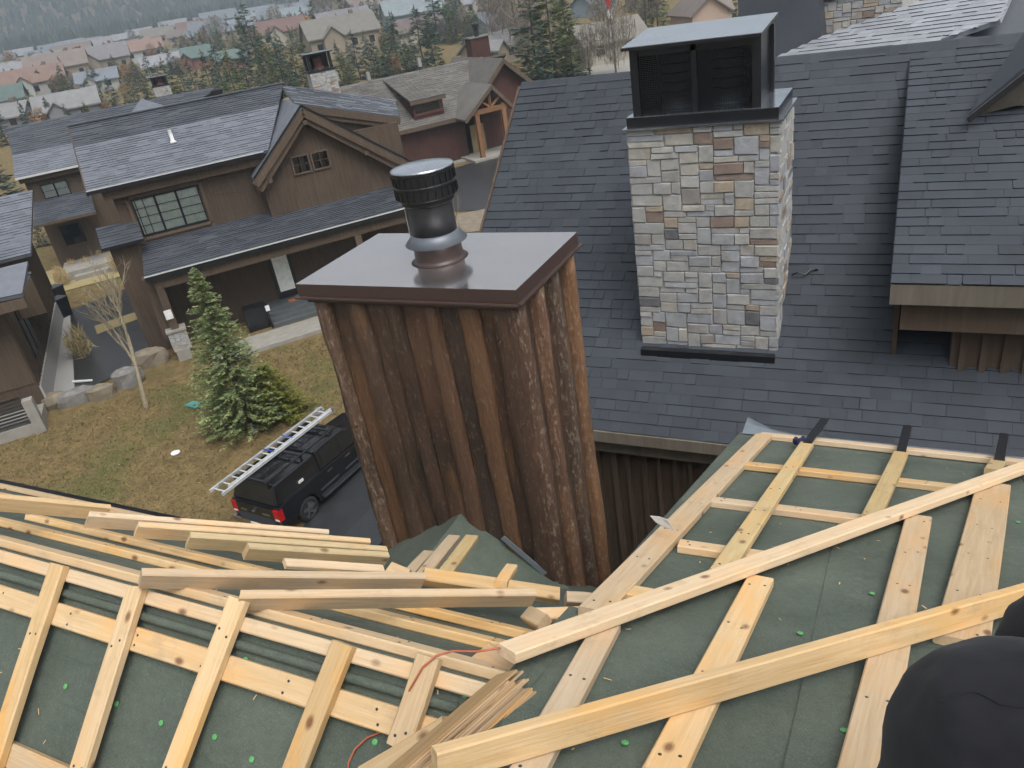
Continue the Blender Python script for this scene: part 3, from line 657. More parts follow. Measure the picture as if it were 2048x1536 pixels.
shingle_fields(rh, o2+n2*.002, u2, v2, n2, [(0, -.02), (RX1-RX0, -.02), (RX1-RX0, SL), (0, SL)], .143, 'shingle', keep=keepR2)
# ridge caps
mb_r = MB().hexa([(0, -.12, -.09), (.24, -.12, -.09), (.24, .12, -.09), (0, .12, -.09), (0, -.02, .012), (.24, -.02, .02), (.24, .02, .02), (0, .02, .012)]).mesh('ridge_cap')
for i in range(50):
    x = RX0+.2*i; obj('ridge_cap', mb_r, MT['shingle'], rh, frame=Matrix.Translation((x, 12.29, EZ+SL*math.sin(s40)+.008)))
MB().slab([o2+v2*SL+V(0, .02, -.02), V(RX1, 12.3, EZ+SL*math.sin(s40)-.02), V(RX1, 16.6, 7.2), V(RX0, 16.6, 7.2)], (0, 0, -.05)).build('back_slope', MT['shingle'], rh)
# eave boards, rake board, walls of vertical siding
MB().box(RX0-.02, RX1, EY-.045, EY+.01, EZ-.17, EZ-.015).build('fascia', MT['fascia'], rh)
MB().box(RX0+.2, RX1, EY+.16, EY+.24, EZ-.46, EZ-.05).build('frieze_board', MT['fascia'], rh)
mb = MB(); mb.bar(o2+V(-.02, 0, -.09), o2+v2*SL+V(-.02, 0, -.09), .04, .2, n2); mb.build('rake_board', MT['siding'], rh)
MB().slab([V(RX0+.3, EY+.35, -2.5), V(RX0+.3, EY+.35, EZ-.05), V(RX0+.3, 12.28, 10.6), V(RX0+.3, 16.4, 7.2), V(RX0+.3, 16.4, -2.5)], (RX1-RX0-.4, 0, 0)).build('wall', MT['siding'], rh)
for i in range(46):
    x = RX0+.36+i*.21; MB().box(x, x+.05 if i % 2 else x+.075, EY+.30, EY+.352, -1, EZ-.1).build('siding_batten', MT['siding'], rh)
# shed dormer
s30 = math.radians(24); vD, nD = V(0, math.cos(s30), math.sin(s30)), V(0, -math.sin(s30), math.cos(s30)); DX0 = -.03
oD = V(DX0, 8.43, 9.075); SD = (12.22-8.43)/math.cos(s30)
MB().slab([oD, oD+u2*4.5, oD+u2*4.5+vD*SD, oD+vD*SD], -nD*.06).build('dormer_deck', MT['shingle'], rh)
dm_keep = None
shingle_fields(rh, oD+nD*.002, u2, vD, nD, [(0, -.03), (4.4, -.03), (4.4, SD), (0, SD)], .143, 'shingle', name='dormer_shingle', keep=lambda c: (1/pj(c)[2]**2 if pj(c)[0] < 2060 else None))
mb = MB(); mb.bar(oD+V(-.005, .05, -.12), oD+V(-.005, 0, 0)+vD*SD+V(0, 0, -.05), .012, .10, nD); mb.build('dormer_cheek', MT['shingle'], rh)
MB().slab([V(DX0+.06, 8.75, 9.12), V(DX0+.06, 12.2, 10.62), V(DX0+.06, 12.2, 10.2), V(DX0+.06, 8.9, 7.9)], (.05, 0, 0)).build('dormer_cheek', MT['trim'], rh)
MB().box(DX0+.0, 4.5, 8.405, 8.45, 8.83, 9.055).build('dormer_fascia', MT['fascia'], rh)
MB().box(DX0+.12, 4.5, 8.56, 8.64, 8.47, 8.93).build('dormer_frieze', MT['trim'], rh)
MB().box(.62, 4.5, 8.80, 9.9, 7.6, 9.05).build('dormer_wall', MT['trim'], rh)
for i in range(12): MB().box(.70+i*.2, .70+i*.2+.06, 8.765, 8.805, 7.7, 8.7).build('dormer_batten', MT['trim'], rh)
# small gable over the dormer at the right edge
g1 = at(1936, 228, 10.9); gn = V(-.55, -.25, .80)
ga = [on(x, y, g1, nrm(gn)) for x, y in ((1936, 228), (2010, 130), (2075, 60), (2140, 60), (2140, 60+1), (2050, 138))]
MB().slab([on(1936, 228, g1, nrm(gn)), on(2052, 60, g1, nrm(gn)), on(2200, 30, g1, nrm(gn)), on(2060, 126, g1, nrm(gn))], -nrm(gn)*.03).build('gable_roof', MT['shingle'], rh)
MB().bar(on(1936, 232, g1, nrm(gn))-V(0, 0, .05), on(2064, 132, g1, nrm(gn))-V(0, 0, .05), .03, .07).build('gable_edge', MT['black_metal'], rh)
gp = V(.62, -.78, 0)
MB().slab([at(1952, 232, 11.2), at(2068, 145, 11.0), at(2075, 200, 11.2), at(2010, 215, 11.3)], V(0, .05, -.01)).build('gable_soffit', MT['fascia'], rh)

# ------------------------------------------------------------------ stone chimney
sc_ = thing('stone_chimney', (-2.05, 9.4, 7.9), 'broad chimney of mixed grey and rust stones with a black metal hood', 'chimney')
SX0, SX1, SY0, SY1, SZ1 = -2.905, -1.205, 8.86, 9.95, 10.69
k = N('mortar'); MT['mortar'] = k.set(col=(.36, .35, .335), rough=.9)
MB().box(SX0+.022, SX1-.022, SY0+.022, SY1-.022, 7.6, SZ1-.005).build('core', MT['mortar'], sc_)
stv = []
for s_ in range(8):
    rs = random.Random(s_); j = lambda a: rs.uniform(-a, a)
    o_ = [(-.5+j(.01), 0, -.5+j(.01)), (.5+j(.01), 0, -.5+j(.01)), (.5+j(.01), 0, .5+j(.01)), (-.5+j(.01), 0, .5+j(.01))]
    m1 = [(-.49+j(.02), -.6+j(.15), -.48+j(.03)), (.49+j(.02), -.6+j(.15), -.48+j(.03)), (.49+j(.02), -.6+j(.15), .48+j(.03)), (-.49+j(.02), -.6+j(.15), .48+j(.03))]
    f_ = [(-.455+j(.03), -1+j(.2), -.42+j(.05)), (.455+j(.03), -1+j(.2), -.42+j(.05)), (.455+j(.03), -1+j(.2), .42+j(.05)), (-.455+j(.03), -1+j(.2), .42+j(.05))]
    fs = [(8, 9, 10, 11)]
    for a in (0, 4):
        for i in range(4): fs.append((a+i, a+(i+1) % 4, a+4+(i+1) % 4, a+4+i))
    stv.append(MB().add(o_+m1+f_, fs).mesh('stone'))
for m_ in stv: m_.materials.append(MT['stone'])
def lay_stones(org, u, nout, width, zs, parent, seed, zmin=lambda a: -9):
    rs = random.Random(seed); R_ = max(2, round((zs[1]-zs[0])/.068)); K_ = max(3, round(width/.055)); rh_ = (zs[1]-zs[0])/R_; cw = width/K_; occ = [[0]*K_ for _ in range(R_)]; grid = []
    for r in range(R_):
        c_ = 0
        while c_ < K_:
            if occ[r][c_]: c_ += 1; continue
            run = 0
            while c_+run < K_ and not occ[r][c_+run]: run += 1
            hh = min(rs.choice((1, 1, 1, 1, 2, 2, 2, 2, 2, 3)), R_-r); ww = min(run, rs.choice((4, 5, 6, 7, 8)) if hh == 1 else rs.choice((3, 4, 5, 6)) if hh == 2 else rs.choice((3, 4)))
            if run-ww < 2: ww = run if run < 9 else run//2
            while hh > 1 and any(occ[r+q][c_+p] for q in range(hh) for p in range(ww)): hh -= 1
            for q in range(hh):
                for p in range(ww): occ[r+q][c_+p] = 1
            j1, j2 = rs.uniform(0, .003), rs.uniform(0, .003)
            grid.append((c_*cw+j1*.5, ww*cw-j1, zs[0]+r*rh_+j2*.5, hh*rh_-j2)); c_ += ww
    for a, w_, z, h in grid:
        if z+h < zmin(a+w_/2): continue
        d = rs.uniform(.024, .036); p = org+u*(a+w_/2)+V(0, 0, z+h/2)
        y = -nout; fm = Matrix([[u[0]*(w_-.001), y[0]*d, 0, p[0]], [u[1]*(w_-.001), y[1]*d, 0, p[1]], [0, 0, h-.001, p[2]], [0, 0, 0, 1]])
        if not ((u[0]*y[1]-u[1]*y[0]) > 0): pass
        obj('stone', rs.choice(stv), None, parent, frame=fm)
lay_stones(V(SX0, SY0+.03, 0), V(1, 0, 0), V(0, -1, 0), SX1-SX0, (7.95, SZ1), sc_, 11)
lay_stones(V(SX1-.03, SY0, 0), V(0, 1, 0), V(1, 0, 0), SY1-SY0, (7.95, SZ1), sc_, 12, lambda a: 8.0+a*.84)
MB().box(SX0+.02, SX1-.02, SY0-.14, SY0+.02, 7.80, 7.955).build('base_flashing', MT['black_metal'], sc_)
tb = MB(); tb.box(SX0-.03, SX1+.03, SY0-.04, SY1+.04, SZ1, SZ1+.022); tb.build('hood_flange', MT['cap_top'], sc_)
MB().box(SX0+.02, SX1-.02, SY0+.0, SY1-.0, SZ1+.022, SZ1+.135).build('hood_skirt', MT['black_metal'], sc_)
MB().box(SX0+.02, SX1-.02, SY0+.0, SY1-.0, SZ1+.136, SZ1+.142).build('hood_tray', MT['cap_top'], sc_)
ZL = 11.555; hx0, hx1, hy0, hy1 = SX0+.14, SX1-.25, SY0+.08, SY1-.14
for x in (hx0, hx1):
    for y in (hy0, hy1): MB().box(x-.045, x+.045, y-.045, y+.045, SZ1+.14, ZL).build('hood_post', MT['black_metal'], sc_)
MB().box((hx0+hx1)/2-.03, (hx0+hx1)/2+.03, hy0-.03, hy0-.017+.03, SZ1+.14, ZL).build('hood_post', MT['black_metal'], sc_)
MB().box(hx0, hx1, hy1-.02, hy1+.0, SZ1+.14, ZL).build('back_panel', MT['black_metal'], sc_)
MB().box(hx0-.0, hx0+.015, hy0+.05, hy1, SZ1+.14, ZL).build('side_panel', MT['black_metal'], sc_)
MB().box(hx1-.015, hx1, hy0+.05, hy1, SZ1+.14, ZL).build('side_panel', MT['black_metal'], sc_)
MB().box(hx0-.04, hx1+.04, hy0-.03, hy0+.012, ZL-.09, ZL).build('top_rail', MT['black_metal'], sc_)
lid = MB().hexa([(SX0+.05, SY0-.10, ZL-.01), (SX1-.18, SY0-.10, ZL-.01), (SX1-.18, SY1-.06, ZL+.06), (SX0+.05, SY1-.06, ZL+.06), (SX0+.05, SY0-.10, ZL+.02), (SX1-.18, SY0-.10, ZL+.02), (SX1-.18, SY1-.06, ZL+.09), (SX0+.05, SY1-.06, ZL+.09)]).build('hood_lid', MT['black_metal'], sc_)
MB().hexa([(SX0+.05, SY0-.10, ZL+.022), (SX1-.18, SY0-.10, ZL+.022), (SX1-.18, SY1-.06, ZL+.092), (SX0+.05, SY1-.06, ZL+.092), (SX0+.05, SY0-.10, ZL+.028), (SX1-.18, SY0-.10, ZL+.028), (SX1-.18, SY1-.06, ZL+.098), (SX0+.05, SY1-.06, ZL+.098)]).build('lid_sheet', MT['cap_top'], lid)  # pale layer over the black lid carries the painted sky reflection
ms = MB()
for x in np.arange(hx0+.06, hx1-.05, .019): ms.box(x-.0032, x+.0032, hy0-.012, hy0-.008, SZ1+.14, ZL-.06)
for z in np.arange(SZ1+.16, ZL-.08, .019): ms.box(hx0+.04, hx1-.04, hy0-.0165, hy0-.0125, z-.0032, z+.0032)
ms.build('mesh_screen', MT['black_metal'], sc_, kind='stuff')
for x in (hx0+.36, hx1-.36):
    MB().lathe((x, (hy0+hy1)/2, SZ1+.14), [(.21, 0), (.2, .03), (.15, .05), (.15, .12)], 24).build('flue_base', MT['galv'], sc_, True)
    fl = [(.17, .12)]
    for j in range(5): z = .14+j*.1; fl += [(.2, z), (.2, z+.035), (.16, z+.05), (.16, z+.09)]
    MB().lathe((x, (hy0+hy1)/2, SZ1+.14), fl+[(.21, .66), (.02, .72)], 24).build('flue_cowl', MT['black_metal'], sc_)
# wire on the roof beside the stone chimney
wv = [V(-1.15, 9.62, 8.66), V(-1.08, 9.6, 8.70), V(-1.0, 9.62, 8.66), V(-.93, 9.66, 8.72), V(-.86, 9.7, 8.70)]
tag(MB().tube(wv, .012, 6).build('roof_cable', MT['black_metal'], smooth=True), 'short kinked black cable on the shingles right of the stone chimney', 'cable')

# ------------------------------------------------------------------ the wing behind the ridge, top right
bw = thing('rear_wing', (0, 17, 0), 'rear wing behind the ridge with wet shingles tinted with sky sheen and a dark slate-clad wall', 'building')
nP = nrm(V(-.30, -.22, .93)); pP = at(1700, 75, 17.5)
P_ = lambda x, y: on(x, y, pP, nP)
op = P_(1540, 118); uP = nrm(P_(1880, 82)-op); vP = np.cross(nP, uP)
def uv(x, y): d = P_(x, y)-op; return (float(d@uP), float(d@vP))
pol = [uv(1520, 125), uv(1545, 118), uv(1640, 76), uv(1850, 0), uv(2050, -70), uv(2000, 38), uv(1870, 82), uv(1700, 140)]
MB().slab([op+uP*a+vP*b for a, b in pol], -nP*.08).build('roof', MT['shingle_sky_sheen'], bw)
shingle_fields(bw, op+nP*.002, uP, vP, nP, pol, .143, 'shingle_sky_sheen', name='shingle', keep=lambda c: (1/pj(c)[2]**2 if pj(c)[1] > -5 else None))
nP2 = nrm(V(.30, -.35, .88)); pP2 = at(1990, 45, 16.2)
Q_ = lambda x, y: on(x, y, pP2, nP2)
MB().slab([Q_(1880, 90), Q_(1998, 35), Q_(2010, -20), Q_(2120, -20), Q_(2120, 70)], -nP2*.06).build('side_roof', MT['shingle_far'], bw)
MB().slab([at(1872, 86, 15.8), at(1985, 44, 15.8), at(1950, 62, 15.9), at(1900, 84, 15.9)], V(0, .05, 0)).build('soffit', MT['fascia'], bw)
MB().slab([at(1480, 150, 18.4), at(1474, -60, 18.4), at(1634, -60, 18.4), at(1646, 130, 18.4)], V(.3, 3, 0)).build('slate_wall', MT['shingle_far'], bw)
MB().slab([at(1642, 130, 19.0), at(1632, 6, 19.0), at(1800, -30, 19.0), at(1806, 100, 19.0)], V(.3, 2.5, 0)).build('stone_wall', MT['mortar'], bw)
w0_ = at(1636, 100, 18.97); w1_ = at(1800, 72, 18.97); uw = nrm(V(*(w1_-w0_)[:2], 0)); lay_stones(V(w0_[0], w0_[1], 0), uw, V(uw[1], -uw[0], 0), float(np.linalg.norm((w1_-w0_)[:2])), (w0_[2]-.3, w0_[2]+1.45), bw, 61)
MB().slab([at(1628, 8, 18.8), at(1628, 2, 18.8), at(1805, -38, 18.8), at(1805, -30, 18.8)], V(0, 1.5, 0)).build('coping', MT['black_metal'], bw)

# ------------------------------------------------------------------ brown house across the lawn
def window(parent, fr, a0, a1, z0, z1, t, cols, rows, sashes=1, curtain='curtain', frame='black_metal', fw=.06):
    mb = MB(); wd = (a1-a0)/sashes
    mb.fbox(fr, a0-fw, a0, t-.05, t+.02, z0-fw, z1+fw); mb.fbox(fr, a1, a1+fw, t-.05, t+.02, z0-fw, z1+fw)
    mb.fbox(fr, a0, a1, t-.05, t+.02, z0-fw, z0); mb.fbox(fr, a0, a1, t-.05, t+.02, z1, z1+fw)
    for i in range(1, sashes): mb.fbox(fr, a0+wd*i-.05, a0+wd*i+.05, t-.045, t+.018, z0, z1)
    wn = mb.build('window', MT[frame], parent)
    for i in range(sashes):
        b0, b1 = a0+wd*i+(.05 if i else 0), a0+wd*(i+1)-(.05 if i < sashes-1 else 0)
        cw, rh_ = (b1-b0)/cols, (z1-z0)/rows; g = .011
        for c_ in range(cols):
            for r_ in range(rows):
                MB().fbox(fr, b0+cw*c_+g, b0+cw*(c_+1)-g, t-.012, t-.004, z0+rh_*r_+g, z0+rh_*(r_+1)-g).build('pane', MT['glass'], wn)
        for c_ in range(1, cols): MB().fbox(fr, b0+cw*c_-g, b0+cw*c_+g, t-.025, t+.005, z0, z1).build('muntin', MT[frame], wn)
        for r_ in range(1, rows): MB().fbox(fr, b0, b1, t-.027, t+.003, z0+rh_*r_-g, z0+rh_*r_+g).build('muntin', MT[frame], wn)
    # folds of curtain behind the glass
    n = int((a1-a0)/.06); vs = []
    for i in range(n+1):
        a = a0+(a1-a0)*i/n
        for z in (z0, z1): vs.append(fr.P(a, t+.03+.006*math.sin(i*1.1)+.004*math.sin(i*.37), z))
    MB().add(vs, [(2*i, 2*i+2, 2*i+3, 2*i+1) for i in range(n)]).build('curtain', MT[curtain], wn)
    return wn
def roofq(parent, name, p, mat, th=.12, exp=.16, rowmat=None, tabs=(.3, .9)):
    """roof plane from 4 points (eave left, eave right, top right, top left): deck plus courses"""
    p = [np.asarray(q, float) for q in p]; n_ = nrm(np.cross(p[1]-p[0], p[3]-p[0])); n_ = n_ if n_[2] > 0 else -n_
    MB().slab(p, -n_*th).build(name, MT[mat], parent)
    u = nrm(p[1]-p[0]); v = np.cross(n_, u); f = lambda q: (float((q-p[0])@u), float((q-p[0])@v))
    shingle_fields(parent, p[0]+n_*.003, u, v, n_, [f(q) for q in p], exp, rowmat or mat, tabw=tabs, th=(.008, .02), name='shingle')
H = Fr(onz(360, 715, 0), 39.5)
h1 = thing('brown_house', H.P(5, 4, 0), 'dark brown two-storey house with grey shingle roof and large curtained window across the lawn', 'house')
MB().fbox(H, -.3, 12.3, 2.0, 9.0, -.3, 7.15).build('wall', MT['siding'], h1)
MB().slab([H.P(-.3, 2.0, 7.1), H.P(-.3, 9.0, 7.1), H.P(-.3, 5.5, 9.2)], H.A*7.5).build('wall', MT['siding'], h1)
for i in range(40): MB().fbox(H, -.2+i*.31, -.2+i*.31+.045, 1.99, 2.001, 4.4, 7.0).build('siding_batten', MT['siding'], h1)
# main roof: a wetter lower field and a darker band under the ridge
er = lambda a, k_: H.P(a, 1.3+4.2*k_, 7.28+2.14*k_)
roofq(h1, 'roof', [er(-1.05, 0), er(6.2, 0), er(7.6, .66), er(-1.05, .66)], 'shingle_frost', exp=.155)
roofq(h1, 'roof', [er(-1.05, .66), er(7.6, .66), er(8.3, 1), er(-1.05, 1)], 'shingle_far', exp=.155)
roofq(h1, 'roof', [H.P(-1.05, 9.7, 7.28), H.P(8.3, 9.7, 7.28), H.P(8.3, 5.5, 9.42), H.P(-1.05, 5.5, 9.42)], 'shingle_far', exp=.6)
MB().bar(H.P(-1.1, 5.5, 9.45), H.P(8.4, 5.5, 9.45), .22, .05).build('ridge', MT['shingle_far'], h1)
MB().fbox(H, -1.08, 6.0, 1.26, 1.30, 7.12, 7.29).build('gutter', MT['black_metal'], h1)
MB().fbox(H, -1.08, 6.0, 1.235, 1.258, 7.27, 7.31).build('drip_edge', MT['white_metal'], h1)
MB().fbox(H, -.6, 6.2, 1.6, 1.99, 6.72, 7.12).build('soffit_beam', MT['trim'], h1)
MB().fbox(H, -1.09, -1.05, 1.3, 5.5, 6.9, 7.1).build('rake_trim', MT['trim'], h1) if 0 else None
mb = MB(); mb.bar(H.P(-1.08, 1.3, 7.16), H.P(-1.08, 5.5, 9.3), .05, .2); mb.build('rake_trim', MT['trim'], h1)
vp = H.P(2.72, 3.15, 8.18); MB().lathe(vp, [(.16, 0), (.13, .05), (.08, .08), (.075, .5), (.085, .52)], 14).build('vent_pipe', MT['white'], h1, True)
# big window and its trim
window(h1, H, .38, 2.96, 4.98, 6.42, 1.955, 1, 4, 3)
for z in (4.74, 6.5): MB().fbox(H, .15, 3.2, 1.93, 2.0, z, z+.14).build('window_trim', MT['trim'], h1)
for a in (.12, 3.08, 6.05): MB().fbox(H, a, a+.15, 1.93, 2.0, 4.5, 7.0).build('corner_trim', MT['trim'], h1)
# front gable
pk_ = (7.97, 8.80); lf = (5.25, 6.35); rt = (12.45, 5.3)
tg = .85
for (a, z), nm in ((lf, 0), (rt, 1)):
    q = [H.P(a, tg, z), H.P(pk_[0], tg, pk_[1]), H.P(pk_[0], 5.2, pk_[1]), H.P(a, 3.6 if nm == 0 else 6.5, z)]
    if nm == 0: q = [q[1], q[0], H.P(a, 1.6, z), H.P(7.0, 4.2, 7.96), H.P(pk_[0], 5.2, pk_[1])]
    MB().slab(q, (0, 0, -.14)).build('gable_roof', MT['shingle_frost' if nm == 0 else 'shingle_far'], h1)
    d_ = V(0, 0, -.16)
    for k_, (dz, wd, tt) in enumerate(((-.26, .32, tg+.03), (-.55, .26, tg+.28))):
        mb = MB(); mb.bar(H.P(a+(.12 if nm == 0 else -.12)*k_, tt, z+dz), H.P(pk_[0], tt, pk_[1]+dz), .07 if k_ == 0 else .3, wd, H.B if 0 else (0, 0, 1)); mb.build('barge_board', MT['trim'], h1)
    MB().bar(H.P(a, tg-.02, z+.03), H.P(pk_[0], tg-.02, pk_[1]+.03), .05, .06).build('barge_edge', MT['black_metal'], h1)
MB().slab([H.P(5.6, 1.5, 4.3), H.P(5.6, 1.5, 6.35), H.P(pk_[0], 1.5, 8.5), H.P(12.1, 1.5, 5.25), H.P(12.1, 1.5, 4.0)], H.B*.6).build('gable_wall', MT['siding'], h1)
for i in range(20): 
    a = 5.8+i*.32; ht = min(6.4+(a-5.6)*.87, 8.4-(a-7.97)*.78); MB().fbox(H, a, a+.045, 1.49, 1.501, 4.4, ht-.1).build('siding_batten', MT['siding'], h1)
for a, z in ((7.97, 8.2), (5.9, 6.2), (10.3, 6.4), (11.9, 5.2)): MB().fbox(H, a-.09, a+.09, .9, 1.55, z-.18, z).build('bracket', MT['trim'], h1)
for a in (7.1, 7.98): window(h1, H, a, a+.68, 6.05, 6.72, 1.47, 2, 2, 1, 'dark_glass', 'trim', .07)
MB().fbox(H, 11.35, 11.7, 1.44, 1.5, 4.95, 5.2).build('vent_cover', MT['white'], h1)
# raised wing behind the gable
roofq(h1, 'wing_roof', [H.P(8.0, 2.2, 8.80), H.P(12.5, 2.2, 7.30), H.P(13.6, 6.0, 7.55), H.P(8.2, 5.6, 9.35)], 'shingle_frost', exp=.2, th=.1)
mb = MB(); mb.bar(H.P(8.0, 2.18, 8.62), H.P(12.5, 2.18, 7.12), .06, .3); mb.build('wing_fascia', MT['trim'], h1)
mb = MB(); mb.bar(H.P(8.3, 2.34, 8.28), H.P(12.3, 2.34, 6.95), .2, .24); mb.build('wing_fascia', MT['trim'], h1)
MB().slab([H.P(8.5, 2.5, 4.5), H.P(8.5, 2.5, 8.4), H.P(12.2, 2.5, 7.0), H.P(12.2, 2.5, 4.5)], H.B*4).build('wing_wall', MT['siding'], h1)
MB().fbox(H, 10.85, 11.12, 2.42, 2.5, 6.55, 7.05).build('vent_cover', MT['white'], h1)
# porch: roof, beam, posts, floor, steps, door
roofq(h1, 'porch_roof', [H.P(-.15, -.5, 3.85), H.P(13.2, -.5, 3.85), H.P(13.2, 2.0, 4.62), H.P(.1, 2.0, 4.62)], 'shingle_far', exp=.15, th=.1)
MB().fbox(H, -.15, 13.2, -.545, -.51, 3.83, 3.88).build('drip_edge', MT['white_metal'], h1)
MB().fbox(H, -.15, 13.2, -.51, -.46, 3.62, 3.83).build('gutter', MT['black_metal'], h1)
MB().fbox(H, .1, 13.0, -.3, -.02, 3.18, 3.62).build('porch_beam', MT['trim'], h1)
for a in (.1, 8.6, 12.6): MB().fbox(H, a, a+.3, -.28, .0, .9 if a < 1 else 0, 3.2).build('porch_post', MT['trim'], h1)
lay_stones(H.P(-.12, -.36, 0), H.A, -H.B, .75, (.42, 1.25), h1, 31)
MB().fbox(H, -.1, .6, -.35, .2, .4, 1.3).build('post_base', MT['mortar'], h1)
MB().fbox(H, -.16, .66, -.44, .26, 1.27, 1.36).build('base_cap', MT['concrete'], h1)
MB().fbox(H, -.05, .5, -.4, .2, -.5, .42).build('footing', MT['concrete'], h1)
MB().fbox(H, -.3, .35, .1, .7, .9, 3.6).build('garage_jamb', MT['trim'], h1)
MB().fbox(H, 1.0, 3.7, 2.3, 2.39, 0, 3.0).build('garage_door', MT['trim'], h1)
MB().fbox(H, .05, .35, -.33, -.29, 1.85, 2.25).build('notice', MT['white'], h1)
MB().fbox(H, 3.6, 12.8, .95, 2.0, -.3, .62).build('porch_floor', MT['grey_deck'], h1)
for i in range(3): MB().fbox(H, 4.15, 8.4, .95-.28*(i+1), .95-.28*i-.003, -.3, .62-.155*(i+1)).build('step', MT['grey_deck'], h1)
MB().fbox(H, 1.2, 10, -1.9, -.2, -.4, .06).build('walkway', MT['concrete'], h1)
MB().fbox(H, 4.9, 5.9, 1.9, 1.998, .62, 2.75).build('door', MT['black_metal'], h1)
MB().fbox(H, 5.05, 5.75, 1.885, 1.898, .95, 2.62).build('door_glass', MT['curtain'], h1)
MB().fbox(H, 5.2, 6.2, 1.1, 1.5, .622, .635).build('doormat', MT['orange_mat'], h1)
MB().fbox(H, 3.1, 4.1, .4, 1.1, .0, 1.05).build('storage_box', MT['black_metal'], h1)
MB().fbox(H, 4.05, 4.12, .12, .3, 0, 1.15).build('rail_post', MT['black_metal'], h1)
MB().fbox(H, 4.02, 4.2, .1, .16, .85, 1.1).build('post_light', MT['white'], h1)
# left lean-to
roofq(h1, 'lean_to_roof', [H.P(-1.33, 1.0, 5.02), H.P(.3, 1.0, 5.02), H.P(.3, 2.05, 5.62), H.P(-1.33, 2.05, 5.62)], 'shingle_far', exp=.16, th=.08)
MB().fbox(H, -1.35, .3, .96, .995, 4.93, 5.05).build('lean_to_gutter', MT['black_metal'], h1)
MB().fbox(H, -1.1, .1, 1.4, 3.2, 0, 4.95).build('lean_to_wall', MT['siding'], h1)
# stone chimney on this house
def small_chimney(parent, fr, a0, a1, t0, t1, z0, z1, z2, seed):
    MB().fbox(fr, a0+.03, a1-.03, t0+.03, t1-.03, z0-1, z1).build('chimney', MT['mortar'], parent)
    ch_ = parent
    lay_stones(fr.P(a0, t0, 0), fr.A, -fr.B, a1-a0, (z0, z1), parent, seed); lay_stones(fr.P(a1, t0, 0), fr.B, fr.A, t1-t0, (z0, z1), parent, seed+1)
    MB().fbox(fr, a0-.05, a1+.05, t0-.05, t1+.05, z1, z1+.1).build('chimney_tray', MT['black_metal'], parent)
    for a in (a0+.1, a1-.1):
        for t in (t0+.08, t1-.08): MB().fbox(fr, a-.06, a+.06, t-.06, t+.06, z1+.1, z2).build('hood_post', MT['black_metal'], parent)
    MB().fbox(fr, a0+.1, a1-.1, t1-.1, t1-.07, z1+.1, z2).build('hood_panel', MT['graphite'], parent)
    MB().fbox(fr, a0-.08, a1+.08, t0-.1, t1+.1, z2, z2+.05).build('hood_lid', MT['black_metal'], parent)
    MB().fbox(fr, a0-.08, a1+.08, t0-.1, t1+.1, z2+.052, z2+.058).build('hood_lid_sheet', MT['cap_top'], parent)
    MB().lathe(fr.P((a0+a1)/2, (t0+t1)/2, z1+.1), [(.3, 0), (.28, .1), (.2, .12), (.2, .5), (.1, .55)], 14).build('flue_cowl', MT['maroon'], parent)
small_chimney(h1, H, 9.75, 11.0, 6.2, 7.2, 8.0, 9.55, 10.35, 41)

# second house behind it, same row
h2 = thing('row_house', H.P(-3, 22, 0), 'brown house set back at the left with a curtained four-pane window and hip dormer', 'house')
T2 = 21.0
a0, ze = H.px(30, 358, T2-.6); a1, ze2 = H.px(165, 326, T2-.6); ze = (ze+ze2)/2
ar, zr = H.px(10, 256, T2+3.6); ar2, zr2 = H.px(352, 196, T2+3.6); zr = (zr+zr2)/2
roofq(h2, 'roof', [H.P(a0, T2-.6, ze), H.P(a1+6, T2-.6, ze), H.P(a1+6, T2+1.3, ze+(zr-ze)*.45), H.P(ar+.05, T2+1.3, ze+(zr-ze)*.45)], 'shingle_frost', exp=.2)
roofq(h2, 'roof', [H.P(ar+.05, T2+1.3, ze+(zr-ze)*.45), H.P(a1+6, T2+1.3, ze+(zr-ze)*.45), H.P(ar2+2.5, T2+3.6, zr), H.P(ar, T2+3.6, zr)], 'shingle_far', exp=.2)
MB().slab([H.P(ar, T2+3.6, zr), H.P(ar2+3, T2+3.6, zr), H.P(ar2+3, T2+8, ze), H.P(ar, T2+8, ze)], (0, 0, -.12)).build('roof', MT['shingle_far'], h2)
MB().fbox(H, a0+.3, a1+8, T2, T2+7, -.5, ze-.05).build('wall', MT['siding'], h2)
MB().slab([H.P(a0+.32, T2, ze-.1), H.P(a0+.32, T2+7.2, ze-.1), H.P(a0+.32, T2+3.6, zr-.15)], H.A*8).build('wall', MT['siding'], h2)
MB().fbox(H, a0, a1+6, T2-.65, T2-.61, ze-.12, ze+.0).build('gutter', MT['white_metal'], h2)
MB().fbox(H, a0+.1, a1+6, T2-.35, T2-.02, ze-.42, ze-.14).build('soffit_beam', MT['trim'], h2)
b0, y1 = H.px(82, 372, T2-.03); b1, y0 = H.px(146, 398, T2-.03)
window(h2, H, b0, b1, y0, y1, T2-.04, 1, 3, 2)
MB().fbox(H, b0-.4, b1+.4, T2-.06, T2-.0, y0-.5, y0-.12).build('window_trim', MT['trim'], h2)
c0, zl = H.px(70, 455, T2-2.2); c1, _z = H.px(190, 420, T2-2.2); zl = (zl+_z)/2
roofq(h2, 'porch_roof', [H.P(c0, T2-2.2, zl), H.P(c1, T2-2.2, zl), H.P(c1, T2, zl+1.0), H.P(c0+.2, T2, zl+1.0)], 'shingle_far', exp=.2)
MB().fbox(H, c0, c1, T2-2.25, T2-2.21, zl-.14, zl+.02).build('gutter', MT['trim'], h2)
d0, zz = H.px(145, 465, T2-.03); MB().fbox(H, d0-.6, d0+.6, T2-.05, T2, zz-.7, zz+.5).build('porch_window', MT['dark_glass'], h2)
MB().fbox(H, c0+.4, c1+.5, T2-2.8, T2, -.3, .55).build('patio', MT['concrete'], h2)
